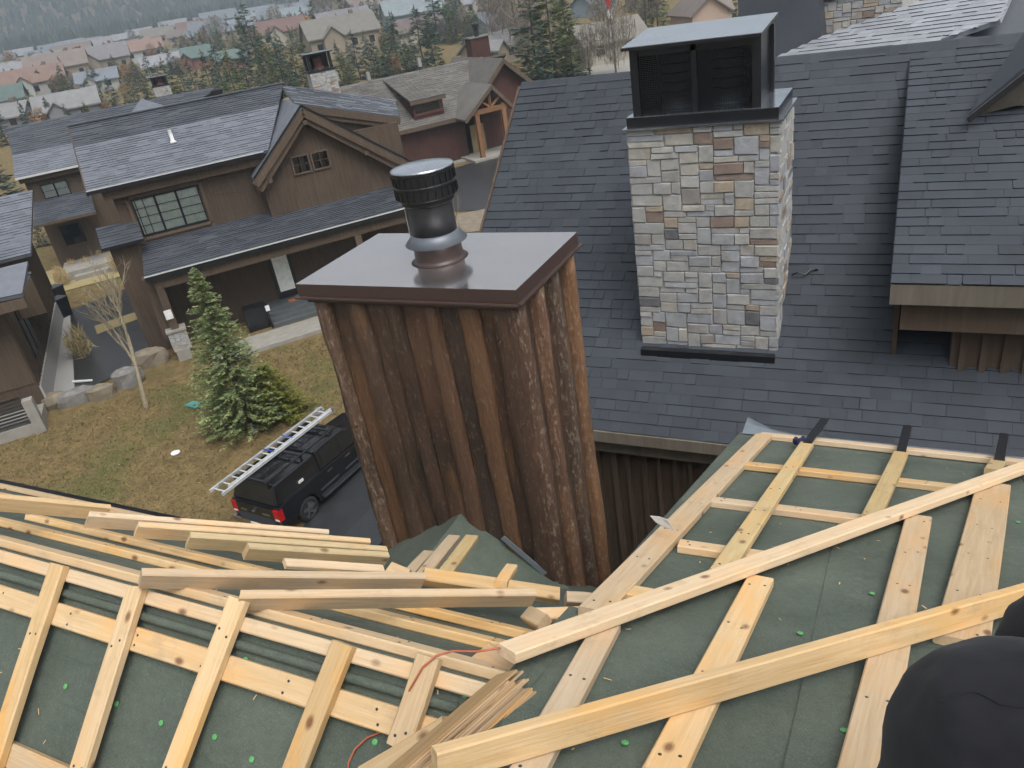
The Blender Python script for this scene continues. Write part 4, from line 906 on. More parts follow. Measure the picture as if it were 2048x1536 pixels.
MB().fbox(H, c0+1.0, c1+.5, T2-3.3, T2-2.8, -.3, .3).build('patio_step', MT['concrete'], h2)
q_ = [H.px(x, y, T2+2.4) for x, y in ((258, 228), (298, 220), (275, 200))]
MB().slab([H.P(q_[0][0], T2+1.6, q_[0][1]), H.P(q_[1][0]+1.2, T2+1.6, q_[1][1]), H.P((q_[0][0]+q_[1][0])/2+.4, T2+3.2, q_[2][1])], (0, 0, -.1)).build('hip', MT['shingle_frost'], h2)
k0, kz = H.px(312, 195, T2+5); k1, _ = H.px(345, 190, T2+5); _, k2 = H.px(325, 172, T2+5); _, k3 = H.px(320, 154, T2+5)
small_chimney(h2, H, k0, k1, T2+5, T2+5+(k1-k0)*.8, kz, k2, k3, 51)

# house at the left edge
Q3 = onz(85, 848, -.3); G = Fr(V(Q3[0], Q3[1], 0), 39.5)
h3 = thing('house_with_deck', G.P(-2, 3, 0), 'brown house cut off by the left edge, with slatted deck railing', 'house')
MB().fbox(G, -9, .35, .6, 13, -1, 4.6).build('wall', MT['siding'], h3)
MB().fbox(G, .35, .42, .6, 12.8, -.6, 1.0).build('stone_skirt', MT['mortar'], h3)
for t in (2.4, 3.4): MB().fbox(G, .35, .40, t, t+.7, 1.6, 3.9).build('side_window', MT['dark_glass'], h3)
for i in range(24): MB().fbox(G, .35, .375, .7+i*.5, .75+i*.5, 1.0, 4.6).build('siding_batten', MT['siding'], h3)
MB().fbox(G, -9, .3, .56, .6, 1.2, 3.3).build('shutter', MT['trim'], h3)
w0 = G.px(0, 520, -.2); w1 = G.px(55, 540, -.2); w2 = G.px(44, 588, -.9); w3 = G.px(0, 575, -.9)
roofq(h3, 'roof', [G.P(-6, -.9, w3[1]), G.P(w2[0], -.9, w2[1]), G.P(w1[0], .6, w2[1]+.75), G.P(-6, .6, w2[1]+.75)], 'shingle_frost', exp=.2)
MB().fbox(G, -6, w2[0], -.95, -.6, w2[1]-.5, w2[1]-.14).build('fascia', MT['trim'], h3)
v0 = G.px(68, 440, 4.2); v1 = G.px(60, 500, 3.2)
roofq(h3, 'upper_roof', [G.P(-6, 3.0, v1[1]-.1), G.P(v1[0], 3.0, v1[1]-.1), G.P(v0[0], 7.5, v1[1]+1.6), G.P(-6, 7.5, v1[1]+1.6)], 'shingle_frost', exp=.2)
MB().fbox(G, -6, v1[0]-.4, 3.3, 7.3, 3, v1[1]).build('upper_wall', MT['siding'], h3)
MB().fbox(G, -6, .25, -1.2, .6, -.5, .3).build('deck', MT['concrete'], h3)
MB().fbox(G, -.05, .3, -1.26, -.9, -.6, 1.25).build('deck_post', MT['concrete'], h3)
for i in range(7): MB().fbox(G, -6, -.06, -1.18, -1.14, .42+i*.13, .49+i*.13).build('railing_slat', MT['graphite'], h3)
MB().fbox(G, -6, -.04, -1.2, -1.1, 1.35, 1.42).build('hand_rail', MT['black_metal'], h3)

# red-brown house with timber porch, farther down the street
c4 = onz(960, 310, 0); K = Fr(c4, 37.0)
h4 = thing('red_house', c4, 'dark red house with taupe roof, two shed dormers and a honey timber porch', 'house')
e0 = K.px(750, 272, -.6); e1 = K.px(925, 235, -.6); ez = (e0[1]+e1[1])/2
r0 = K.px(650, 178, 5.5); r1 = K.px(992, 114, 5.5); rz = (r0[1]+r1[1])/2
gpk = K.px(1000, 116, .2)
roofq(h4, 'roof', [K.P(e0[0]-9, -.6, ez), K.P(e1[0], -.6, ez), K.P(r1[0]-1.2, 5.5, rz), K.P(e0[0]-9, 5.5, rz)], 'shingle_taupe', exp=.25)
MB().slab([K.P(e0[0]-9, 5.5, rz), K.P(r1[0]+1, 5.5, rz), K.P(r1[0]+1, 11, ez), K.P(e0[0]-9, 11, ez)], (0, 0, -.15)).build('roof', MT['shingle_taupe'], h4)
MB().fbox(K, e0[0]-8.5, e1[0]+.3, 0, 10.5, -.3, ez-.1).build('wall', MT['red_siding'], h4)
MB().fbox(K, e0[0]-9, e1[0], -.66, -.61, ez-.28, ez+.0).build('gutter', MT['trim'], h4)
for (x0, y0), (x1, y1), (x2, y2) in (((820, 205), (890, 186), (765, 150)), ((715, 213), (797, 208), (640, 175))):
    a0_ = K.px(x0, y0, -.2); a1_ = K.px(x1, y1, -.2); zd = (a0_[1]+a1_[1])/2
    roofq(h4, 'dormer_roof', [K.P(a0_[0], -.2, zd), K.P(a1_[0], -.2, zd), K.P(a1_[0]-.1, 5.3, rz-.02), K.P(a0_[0]+.1, 5.3, rz-.02)], 'shingle_taupe', exp=.25, th=.1)
    MB().fbox(K, a0_[0]+.2, a1_[0]-.2, 0.1, 4.5, zd-1.6, zd-.1).build('dormer_wall', MT['red_siding'], h4)
    MB().fbox(K, a0_[0], a1_[0], -.22, -.12, zd-.3, zd-.1).build('dormer_fascia', MT['trim'], h4)
    for q in range(3):
        w_ = (a1_[0]-a0_[0]-.8)/3; s0 = a0_[0]+.35+q*w_; MB().fbox(K, s0+.04, s0+w_-.04, 0.06, .1, zd-.95, zd-.4).build('window', MT['dark_glass'], h4)
    MB().fbox(K, a0_[0]+.3, a1_[0]-.3, 0.0, .1, zd-1.15, zd-1.0).build('window_sill', MT['maroon'], h4)
# cross gable and porch
pa, pz = gpk; fl_ = K.px(968, 168, .2); fr_ = K.px(1066, 166, .2)
for a, z in (fl_, fr_):
    MB().slab([K.P(a, -.3, z), K.P(pa, -.3, pz), K.P(pa, 9, pz), K.P(a, 9, z)], (0, 0, -.16)).build('gable_roof', MT['shingle_taupe'], h4)
    MB().bar(K.P(a, -.3, z-.2), K.P(pa, -.3, pz-.2), .08, .3).build('barge_board', MT['trim'], h4)
MB().slab([K.P(fl_[0]-.8, .4, 0), K.P(fl_[0]-.4, .4, fl_[1]-.4), K.P(pa, .4, pz-.3), K.P(fr_[0]-.6, .4, fr_[1]), K.P(fr_[0]-.6, .4, 0)], K.B*9).build('gable_wall', MT['red_siding'], h4)
pp = K.px(980, 168, -2.2); pl_ = K.px(928, 240, -2.2); pr_ = K.px(1030, 215, -2.2)
for a, z in (pl_, pr_):
    MB().slab([K.P(a, -2.4, z), K.P(pp[0], -2.4, pp[1]), K.P(pp[0], 2, pp[1]), K.P(a, 2, z)], (0, 0, -.14)).build('porch_roof', MT['shingle_taupe'], h4)
    MB().bar(K.P(a, -2.4, z-.18), K.P(pp[0], -2.4, pp[1]-.18), .08, .24).build('porch_barge', MT['trim'], h4)
for x, y in ((952, 225), (1004, 205)):
    a, z = K.px(x, y, -2.1); MB().fbox(K, a-.17, a+.17, -2.25, -1.95, -.2, z).build('porch_post', MT['timber'], h4)
b0_ = K.px(950, 226, -2.1); b1_ = K.px(1012, 206, -2.1)
MB().bar(K.P(*((b0_[0]-.3, -2.1)), b0_[1]), K.P(b1_[0]+.3, -2.1, b0_[1]), .25, .35).build('porch_beam', MT['timber'], h4)
mc = ((b0_[0]+b1_[0])/2); MB().bar(K.P(mc, -2.1, b0_[1]), K.P(mc, -2.1, pp[1]-.4), .18, .18, (1, 0, 0)).build('truss_strut', MT['timber'], h4)
for s_ in (-1, 1): MB().bar(K.P(mc, -2.1, b0_[1]+.15), K.P(mc+.8*s_, -2.1, b0_[1]+.75), .15, .15).build('truss_strut', MT['timber'], h4)
MB().fbox(K, mc-.9, mc+.3, .3, .4, .2, 2.3).build('door', MT['door_wood'], h4)
MB().fbox(K, mc-2.2, mc+2.5, -2.6, .4, -.3, .22).build('porch_floor', MT['concrete'], h4)
MB().fbox(K, e0[0]+2, mc-1.6, -.9, -.1, -.3, .1).build('walkway', MT['concrete'], h4)
kx, kz = K.px(965, 110, 6.5); k2, kz2 = K.px(962, 74, 6.5)
MB().fbox(K, kx-.9, kx+.8, 6.5, 7.6, kz-1, kz2).build('chimney', MT['red_siding'], h4)
MB().fbox(K, kx-1.0, kx+.9, 6.4, 7.7, kz2, kz2+.1).build('chimney_cap', MT['cap_top'], h4)
MB().lathe(K.P(kx, 7, kz2+.1), [(.2, 0), (.2, .7), (.3, .72), (.3, .95), (.05, 1.05)], 12).build('flue', MT['black_metal'], h4)
for x, y in ((672, 148), (736, 148), (838, 120), (960, 128), (968, 125)):
    a, z = K.px(x, y, 4.6 if x > 950 else 5.6); MB().fbox(K, a-.13, a+.13, 4.4 if x > 950 else 5.5, 4.75 if x > 950 else 5.8, z-.5, z+.15).build('roof_vent', MT['concrete'], h4)

# ------------------------------------------------------------------ drives, paths
def drape(name, pts, mat, h=.03, n=14):
    q = [ong(*p)[:2] for p in pts]
    # bilinear patch over four corners, laid on the ground
    vs = []; fs = []
    for j in range(n+1):
        for i in range(n+1):
            a, b = i/n, j/n; p = (q[0]*(1-a)+q[1]*a)*(1-b)+(q[3]*(1-a)+q[2]*a)*b; vs.append((p[0], p[1], float(terr(p[0], p[1]))+h))
    for j in range(n):
        for i in range(n): fs.append((j*(n+1)+i, j*(n+1)+i+1, (j+1)*(n+1)+i+1, (j+1)*(n+1)+i))
    o = MB().add(vs, fs).build(name, MT[mat], smooth=True); o['kind'] = 'structure'; return o
drape('driveway', [(150, 790), (330, 715), (300, 560), (95, 640)], 'asphalt', .035)
drape('path', [(95, 800), (152, 790), (140, 610), (100, 620)], 'mortar', .045)
drape('verge', [(105, 590), (275, 545), (265, 505), (92, 545)], 'straw', .045)
drape('verge', [(196, 672), (302, 632), (298, 618), (190, 655)], 'straw', .05)
drape('driveway', [(560, 1150), (860, 1200), (800, 900), (700, 860)], 'asphalt', .035)
drape('road', [(800, 430), (1010, 420), (1030, 300), (870, 350)], 'asphalt', .04)
drape('road', [(1080, 175), (1300, 175), (1300, 110), (1180, 125)], 'concrete', .05)
drape('verge', [(900, 470), (1000, 460), (1000, 415), (915, 430)], 'rock', .05)

# ------------------------------------------------------------------ pickup with ladder
zt = -1.50
TR = 4.0; _f = Fr(V(0, 0, 0), TR); rr = onz(556, 1024, zt+1.15); T = Fr(rr+_f.B*.98-V(0, 0, zt+1.15)+V(0, 0, zt), TR)
tk = thing('pickup_truck', T.P(2.8, 0, 0), 'black pickup truck with a canopy and roof rack parked below the chimney', 'truck')
def prof(pts, b0, b1, inset=0.):   # side outline extruded across the truck
    mb = MB(); l = [T.P(a, b0, z) for a, z in pts]; r = [T.P(a, b1, z) for a, z in pts]; n = len(pts)
    return mb.add(l+r, [tuple(range(n-1, -1, -1)), tuple(range(n, 2*n))]+[(i, (i+1) % n, (i+1) % n+n, i+n) for i in range(n)])
bd = prof([(0.02, .55), (0, .75), (.03, 1.22), (2.0, 1.24), (2.0, 1.26), (3.95, 1.22), (5.3, 1.14), (5.62, 1.0), (5.7, .6), (5.6, .4), (5.1, .38), (5.05, .6), (4.9, .82), (4.62, .9), (4.34, .82), (4.2, .6), (4.15, .36), (1.62, .36), (1.56, .6), (1.42, .82), (1.14, .9), (.86, .82), (.7, .6), (.66, .5)], -.98, .98)
bdo = bd.build('body', MT['car_black'], tk); bv = bdo.modifiers.new('b', 'BEVEL'); bv.width = .04; bv.segments = 2; bv.limit_method = 'ANGLE'
def taper(a0, a1, z0, z1, w0, w1, da0, da1, mat, name, par, bev=.05):
    o = MB().hexa([T.P(a0, -w0, z0), T.P(a1, -w0, z0), T.P(a1, w0, z0), T.P(a0, w0, z0), T.P(a0+da0, -w1, z1), T.P(a1-da1, -w1, z1), T.P(a1-da1, w1, z1), T.P(a0+da0, w1, z1)]).build(name, MT[mat], par)
    if bev: q = o.modifiers.new('b', 'BEVEL'); q.width = bev; q.segments = 3
    return o
canopy = taper(.06, 2.0, 1.24, 1.86, .95, .80, .22, 0, 'car_black', 'canopy', tk)
cab = taper(1.98, 4.2, 1.24, 1.92, .95, .76, .05, .75, 'car_black', 'cab', tk, .07)
def sidewin(a0, a1, z0, z1, par, name='side_window', sgn=-1):
    w0 = .95-.16*(z0-1.24)/.62+.006; w1 = .95-.16*(z1-1.24)/.62+.006
    MB().slab([T.P(a0, sgn*w0, z0), T.P(a1, sgn*w0, z0), T.P(a1-.03, sgn*w1, z1), T.P(a0+.08, sgn*w1, z1)], T.B*.012).build(name, MT['dark_glass'], par)
sidewin(.35, 1.85, 1.32, 1.70, canopy)
MB().fbox(T, 1.05, 1.25, -.965, -.935, 1.42, 1.5).build('canopy_latch', MT['white'], canopy)
for z in (1.265, 1.285): MB().fbox(T, .3, 1.9, -.962, -.95, z-.003, z+.003).build('trim_strip', MT['chrome'], canopy)
for a0, a1 in ((2.15, 2.95), (3.02, 3.75)):
    sidewin(a0, a1, 1.30, 1.78, cab)
    MB().fbox(T, a0+.05, a0+.27, -1.01, -.98, 1.08, 1.12).build('door_handle', MT['chrome'], cab)
MB().slab([T.P(.075, -.86, 1.3), T.P(.075, .86, 1.3), T.P(.25, .76, 1.76), T.P(.25, -.76, 1.76)], -T.A*.012).build('rear_window', MT['dark_glass'], canopy)
tg_ = MB().fbox(T, -.03, .0, -.76, .76, .68, 1.2).build('tailgate', MT['car_black'], tk)
MB().lathe(T.P(-.045, .0, 1.0), [(.07, 0), (.07, .06)], 8).build('emblem', MT['chrome'], tg_)
MB().fbox(T, -.045, -.03, -.6, -.3, .92, .98).build('badge', MT['chrome'], tg_); MB().fbox(T, -.045, -.03, .35, .6, .92, .98).build('badge', MT['chrome'], tg_)
for s in (-1, 1):
    MB().fbox(T, -.035, .16, s*.88-.11, s*.88+.11, .78, 1.16).build('tail_lamp', MT['red_lamp'], tk)
    MB().fbox(T, -.04, .02, s*.88-.08, s*.88+.08, .80, .86).build('reverse_lamp', MT['white'], tk)
MB().fbox(T, -.16, .02, -.95, .95, .48, .68).build('rear_bumper', MT['chrome'], tk)
MB().fbox(T, -.17, -.155, -.2, .2, .52, .64).build('number_plate', MT['white'], tk)
for a in (1.14, 4.62):
    for s in (-1, 1):
        c = T.P(a, s*.84, .4); w_ = MB(); n = 28; vs = []; fs = []
        ring = [(.26, -.11), (.37, -.12), (.4, -.08), (.4, .08), (.37, .12), (.26, .11)]
        for j in range(n):
            t = 2*math.pi*j/n
            for r_, b in ring: vs.append(c+T.A*(r_*math.cos(t))+V(0, 0, r_*math.sin(t))+T.B*b)
        for j in range(n):
            for i in range(6): fs.append((j*6+i, j*6+(i+1) % 6, ((j+1) % n)*6+(i+1) % 6, ((j+1) % n)*6+i))
        wh = w_.add(vs, fs).build('wheel', MT['rubber'], tk, True)
        rm = MB()
        for j in range(5):
            t = 2*math.pi*j/5+.3; d = T.A*math.cos(t)+V(0, 0, math.sin(t)); rm.bar(c+T.B*s*.1+d*.03, c+T.B*s*.1+d*.265, .10, .04, T.B)
        rm.build('rim', MT['chrome'], wh)
        MB().tube([c-T.B*.02*s, c+T.B*s*.085], .25, 20).build('rim_disc', MT['graphite'], wh)
MB().fbox(T, 1.75, 4.05, -1.06, -.94, .42, .48).build('running_board', MT['chrome'], tk)
for a0, a1 in ((1.75, 2.6), (2.95, 3.8)): MB().fbox(T, a0, a1, -1.0, -.985, .68, .73).build('door_moulding', MT['chrome'], tk)
rk = MB().fbox(T, .15, .22, -.75, .75, 2.0, 2.05).fbox(T, 1.6, 1.67, -.75, .75, 2.0, 2.05)
rk.fbox(T, 3.0, 3.07, -.72, .72, 2.02, 2.07)
for i, (a, b) in enumerate([(a, b) for a in (.185, 1.635, 3.035) for b in (-.68, .68)]): rk.fbox(T, a-.03, a+.03, b-.03, b+.03, 1.8, 2.02)
rk.bar(T.P(.1, -.72, 2.03), T.P(3.2, -.70, 2.05), .05, .05); rk.bar(T.P(.1, .72, 2.03), T.P(3.2, .70, 2.05), .05, .05); rk.build('roof_rack', MT['black_metal'], tk)
MB().fbox(T, 4.0, 4.1, -1.2, -.98, 1.25, 1.45).build('mirror', MT['car_black'], tk)
ld = thing('ladder', T.P(1.5, 0, 2.1), 'aluminium extension ladder with blue tips lying on the pickup roof rack', 'ladder')
l0, l1 = onz(432, 986, zt+2.12), onz(651, 820, zt+2.12); dl = nrm(l1-l0); bl = np.cross(V(0, 0, 1), dl); LL = np.linalg.norm(l1-l0)
for s in (-1, 1):
    MB().bar(l0+bl*.26*s, l1+bl*.26*s, .05, .09).build('rail', MT['alu'], ld); MB().bar(l0+bl*.21*s+V(0, 0, .06)+dl*.3, l1+bl*.21*s+V(0, 0, .06)+dl*.05, .025, .06).build('rail', MT['alu'], ld)
    MB().bar(l1+bl*.26*s, l1+bl*.26*s+dl*.07, .04, .09).build('tip', MT['blue'], ld)
for i in range(15): p = l0+dl*(.15+i*(LL-.3)/14); MB().tube([p-bl*.26, p+bl*.26], .024, 6).build('rung', MT['alu'], ld)
for f in (.45, .62): p = l0+dl*LL*f; MB().bar(p-bl*.23+V(0, 0, .09), p+bl*.23+V(0, 0, .09), .05, .01).build('strap', MT['blue'], ld)
# pale car nose next to the chimney foot
pc = thing('silver_trailer', onz(700, 1090, -1.5), 'rounded grey fender of a vehicle half hidden behind the chimney foot', 'trailer')
fc = onz(648, 1085, -1.0); mb = MB(); vs = []; fs = []
for j in range(13):
    t = math.pi*(.15+.7*j/12)
    for b in (0, .28): vs.append(fc+T.A*(-.42*math.cos(t))+V(0, 0, .42*math.sin(t)-.25)-T.B*b)
for j in range(12): fs.append((2*j, 2*j+1, 2*j+3, 2*j+2))
MB().add(vs, fs).build('fender', MT['galv'], pc, True)
w_ = MB().tube([fc-T.B*.05-V(0, 0, .25), fc-T.B*.24-V(0, 0, .25)], .34, 20).build('wheel', MT['rubber'], pc, True)
MB().slab([fc-T.B*.3+T.A*-.2+V(0, 0, -.05), fc-T.B*1.6+T.A*-.2+V(0, 0, -.05), fc-T.B*1.6+T.A*2.0+V(0, 0, -.05), fc-T.B*.3+T.A*2.0+V(0, 0, -.05)], (0, 0, -.12)).build('bed', MT['graphite'], pc)

# ------------------------------------------------------------------ plants
def quads(cs, ds, ns, ls, ws):
    """elongated diamond leaves: centre, direction, normal, length, width"""
    s = np.cross(ns, ds); s /= np.linalg.norm(s, axis=1)[:, None]+1e-9
    a = cs-ds*ls[:, None]*.5; b = cs+s*ws[:, None]*.5; c = cs+ds*ls[:, None]*.5; d = cs-s*ws[:, None]*.5
    v = np.stack([a, b, c, d], 1).reshape(-1, 3); n = len(cs); f = np.arange(4*n).reshape(-1, 4); return v, f
def np_mesh(name, v, f):
    m = bpy.data.meshes.new(name); m.from_pydata(v.tolist(), [], f.tolist()); return m
def conifer_mesh(h, r, levels, nb, seg, leaf, seed, base=.06, droop=.25, power=.85):
    g = np.random.RandomState(seed); cs, ds, ns, ls, ws = [], [], [], [], []
    for i in range(levels):
        q = i/levels; z = h*(base+(1-base)*q)
        for b in range(max(3, int(nb*(1-.55*q)))):
            az = g.rand()*2*math.pi; L = (r*(1-q)**power*g.uniform(.65, 1.15)+.03*r); ca, sa = math.cos(az), math.sin(az); z0 = z+g.uniform(-.5, .5)*h/levels
            for s in range(seg):
                t = (s+.6+g.uniform(-.3, .3))/seg
                if q < .75 and t < .18: continue
                p = np.array([ca*L*t, sa*L*t, z0-L*droop*t+L*.12*t*t])
                for k_ in (-1, 1, 0):
                    ang = az+k_*g.uniform(.4, 1.1); d = np.array([math.cos(ang), math.sin(ang), g.uniform(-.25, .3)]); l = leaf*g.uniform(.7, 1.3)*(1.05-.45*q)
                    cs.append(p+d*l*.4+g.normal(0, leaf*.12, 3)); ds.append(d/np.linalg.norm(d)); nn = np.array([g.normal(0, .45), g.normal(0, .45), 1]); ns.append(nn/np.linalg.norm(nn)); ls.append(l); ws.append(l*g.uniform(.28, .5))
    cs.append(np.array([0, 0, h])); ds.append(np.array([0, 0, 1.])); ns.append(np.array([1., 0, 0])); ls.append(leaf*1.6); ws.append(leaf*.4)
    return np_mesh('crown', *quads(np.array(cs), np.array(ds), np.array(ns), np.array(ls), np.array(ws)))
def blob_mesh(h, r, n, leaf, seed, z0=.25, sliver=.45, up=0.):
    g = np.random.RandomState(seed); lob = g.normal(0, 1, (9, 3)); lob /= np.linalg.norm(lob, axis=1)[:, None]; cs = []
    while len(cs) < n:
        p = g.uniform(-1, 1, 3); R_ = np.linalg.norm(p)
        if R_ > 1 or R_ < .25: continue
        if max((lob@(p/R_)))*.55+.55 < R_*g.uniform(.85, 1.1): continue
        cs.append([p[0]*r, p[1]*r, h*(z0+(1-z0)*(p[2]*.5+.5))])
    cs = np.array(cs); d = g.normal(0, 1, (n, 3)); d[:, 2] = np.abs(d[:, 2])*(1+up*3)
    if up: d[:, :2] += cs[:, :2]/r*.5
    d /= np.linalg.norm(d, axis=1)[:, None]; nn = g.normal(0, 1, (n, 3)); l = leaf*g.uniform(.6, 1.5, n)
    return np_mesh('crown', *quads(cs, d, nn, l, l*sliver))
def trunk_mesh(h, r): return MB().tube([V(0, 0, -.3), V(.02*h, 0, h*.35), V(0, .01*h, h*.7), V(0, 0, h*.97)], [r, r*.8, r*.5, r*.1], 6).mesh('trunk')
def plant(name, loc, crown, cm, trunk, tm, label, cat, group=None, scale=1., rot=0.):
    t = thing(name, loc, label, cat, group); fm = Matrix.Translation(Vector([float(v) for v in loc])) @ Matrix.Rotation(rot, 4, 'Z') @ Matrix.Diagonal((scale, scale, scale, 1))
    obj('crown', crown, MT[cm], t, frame=fm); obj('trunk', trunk, MT[tm], t, frame=fm); return t
def use(me, m):
    c = me.copy(); c.materials.clear(); c.materials.append(MT[m]); return c
# the near spruce on the lawn and its yellow-green companion
sp = ong(498, 852); hs_ = 6.1
plant('spruce_tree', sp, conifer_mesh(hs_, 1.72, 48, 20, 13, .15, 5, base=.02, droop=.02, power=.85), 'spruce', trunk_mesh(hs_, .11), 'bark', 'spruce tree with loose pale green boughs on the lawn', 'tree')
ys = ong(562, 835)
plant('young_pine', ys, conifer_mesh(2.2, 1.15, 20, 20, 10, .14, 9, base=.02, droop=-.05, power=.6), 'yellow_spruce', trunk_mesh(1.8, .05), 'bark', 'low yellow-green pine growing at the right foot of the lawn spruce', 'tree')
# bare trees
def bare_mesh(h, seed, r0=.07, depth=4, spread=.55, bend=.12):
    rs = random.Random(seed); mb = MB()
    def grow(p, d, L, r_, k_):
        n = 3; pts = [p]; q = p; dd = d
        for i in range(n): dd = nrm(dd+V(rs.gauss(0, bend), rs.gauss(0, bend), .08)); q = q+dd*L/n; pts.append(q)
        mb.tube(pts, [r_*(1-.5*i/n) for i in range(n+1)], 5 if k_ > 2 else 3, False)
        if k_ == 0: return
        for j in range(rs.choice((3, 4))):
            t = pts[rs.choice((1, 2, 3))] if k_ == depth else pts[rs.choice((1, 2, 3))]
            nd = nrm(dd+V(rs.gauss(0, spread), rs.gauss(0, spread), rs.uniform(0, .35))); grow(t, nd, L*rs.uniform(.5, .72), r_*.5, k_-1)
        if k_ > 1: grow(q, dd, L*.6, r_*.5, k_-1)
    grow(V(0, 0, -.2), V(0, 0, 1), h*.45, r_ := r0, depth); return mb
def bare(name, loc, h, seed, label, mat='pale_bark', **kw):
    o = bare_mesh(h, seed, **kw); me = o.mesh('branches'); t = thing(name, loc, label, 'tree'); obj('branches', me, MT[mat], t, frame=Matrix.Translation(Vector([float(v) for v in loc]))); return t
yt = ong(292, 815); bare('young_birch', yt, 6.4, 3, 'slender leafless birch with pale trunk by the boulders left of the spruce', r0=.10, depth=4, spread=.42)
bare('bare_sapling', ong(735, 560), 5.6, 8, 'thin leafless sapling seen behind the brown chimney cap', r0=.04, depth=4)
bare('bare_sapling', ong(925, 470), 3.6, 12, 'thin leafless sapling right of the flue hood in front of the street', r0=.03, depth=3)
# ornamental grasses
gm = [blob_mesh(1.0, .38, 260, .42, s, .0, .06, 1.) for s in range(3)]
for i, (x, y, sc2, lb) in enumerate(((128, 572, 1.2, 'straw-coloured ornamental grass nearest the left house wall'), (150, 545, .8, 'small straw tuft left of the patio step'), (178, 540, .8, 'straw tuft in the middle of the patio bed'), (205, 525, .8, 'straw tuft at the right of the patio bed'), (240, 545, 1.3, 'tallest straw grass clump right of the patio bed'), (170, 715, 1.5, 'straw clump standing alone beside the wet driveway'), (305, 655, .8, 'small straw tuft at the foot of the notice post'))):
    t = tag(obj('ornamental_grass', gm[i % 3], MT['straw'], frame=Matrix.Translation(Vector([float(v) for v in ong(x, y)])) @ Matrix.Diagonal((sc2, sc2, sc2, 1))), lb, 'grass', 'ornamental grasses')
# lawn blades
g = np.random.RandomState(4); n = 60000
xs = g.uniform(-34, -9, n); ys_ = g.uniform(4, 24, n); rr_ = np.hypot(xs, ys_)
ok = (rr_ > 15) & (rr_ < 34.5); hx = (xs-H.o[0])*H.B[0]+(ys_-H.o[1])*H.B[1]; ok &= hx < -2.2
gx = (xs-T.o[0])*T.A[0]+(ys_-T.o[1])*T.A[1]; gb = (xs-T.o[0])*T.B[0]+(ys_-T.o[1])*T.B[1]; ok &= ~((gx > -1.2) & (gx < 7) & (gb < 1.1))
ga_ = (xs-G.o[0])*G.A[0]+(ys_-G.o[1])*G.A[1]; gt = (xs-G.o[0])*G.B[0]+(ys_-G.o[1])*G.B[1]; ok &= ~((ga_ < 1.2) & (gt > -1.2))
xs, ys_ = xs[ok], ys_[ok]; n = len(xs); cs = np.stack([xs, ys_, terr(xs, ys_)+.035], 1); d = g.normal(0, 1, (n, 3)); d[:, 2] = np.abs(d[:, 2])*.7; d /= np.linalg.norm(d, axis=1)[:, None]
l = g.uniform(.06, .16, n); v_, f_ = quads(cs, d, g.normal(0, 1, (n, 3)), l, l*.22)
MT['dry_grass'] = mk_leaf('dry_lawn_grass', [(0, (.10, .08, .035)), (.4, (.22, .16, .07)), (.8, (.31, .235, .11)), (.88, (.13, .14, .045)), (1, (.16, .18, .06))])
tag(obj('lawn_grass', np_mesh('lawn_grass', v_, f_), MT['dry_grass']), 'patchy dry brown and green grass of the lawn', 'grass', kind='stuff')
# boulders
def boulder(x, y, w_, d_, h_, label, mat, seed, az=40):
    rs = random.Random(seed); mb = MB(); n = 9; vs = []; fs = []; f = Fr(ong(x, y), az)
    for j, (sc2, z) in enumerate(((.9, -.15), (1., .35), (.92, .8), (.55, 1.0))):
        for i in range(n):
            t = 2*math.pi*i/n; e = rs.uniform(.8, 1.12); vs.append(f.P(math.cos(t)*w_/2*sc2*e, math.sin(t)*d_/2*sc2*e, h_*(z+rs.uniform(-.06, .06))))
    for j in range(3):
        for i in range(n): fs.append((j*n+i, j*n+(i+1) % n, (j+1)*n+(i+1) % n, (j+1)*n+i))
    fs.append(tuple(range(3*n, 4*n)))
    tag(mb.add(vs, fs).build('boulder', MT[mat]), label, 'boulder', 'boulders along the driveway edge')
for i, a in enumerate(((305, 730, 1.5, .8, .7, 'long orange-brown boulder nearest the porch footing', 'rock'), (262, 770, 1.2, .9, .7, 'flat-topped grey boulder at the foot of the birch', 'rockg'), (205, 795, 1.1, .7, .5, 'tan boulder between the grey boulder and the wall corner', 'rock'), (158, 802, 1.6, .8, .5, 'broad low boulder in front of the wet driveway', 'rockg'), (112, 812, 1.0, .7, .55, 'brown boulder beside the deck post', 'rock'), (640, 830, .5, .4, .25, 'small pale rock left of the chimney behind the ladder', 'rockg'), (510, 865, .35, .3, .15, 'tiny rock under the spruce', 'rockg'))): boulder(*a, seed=i)
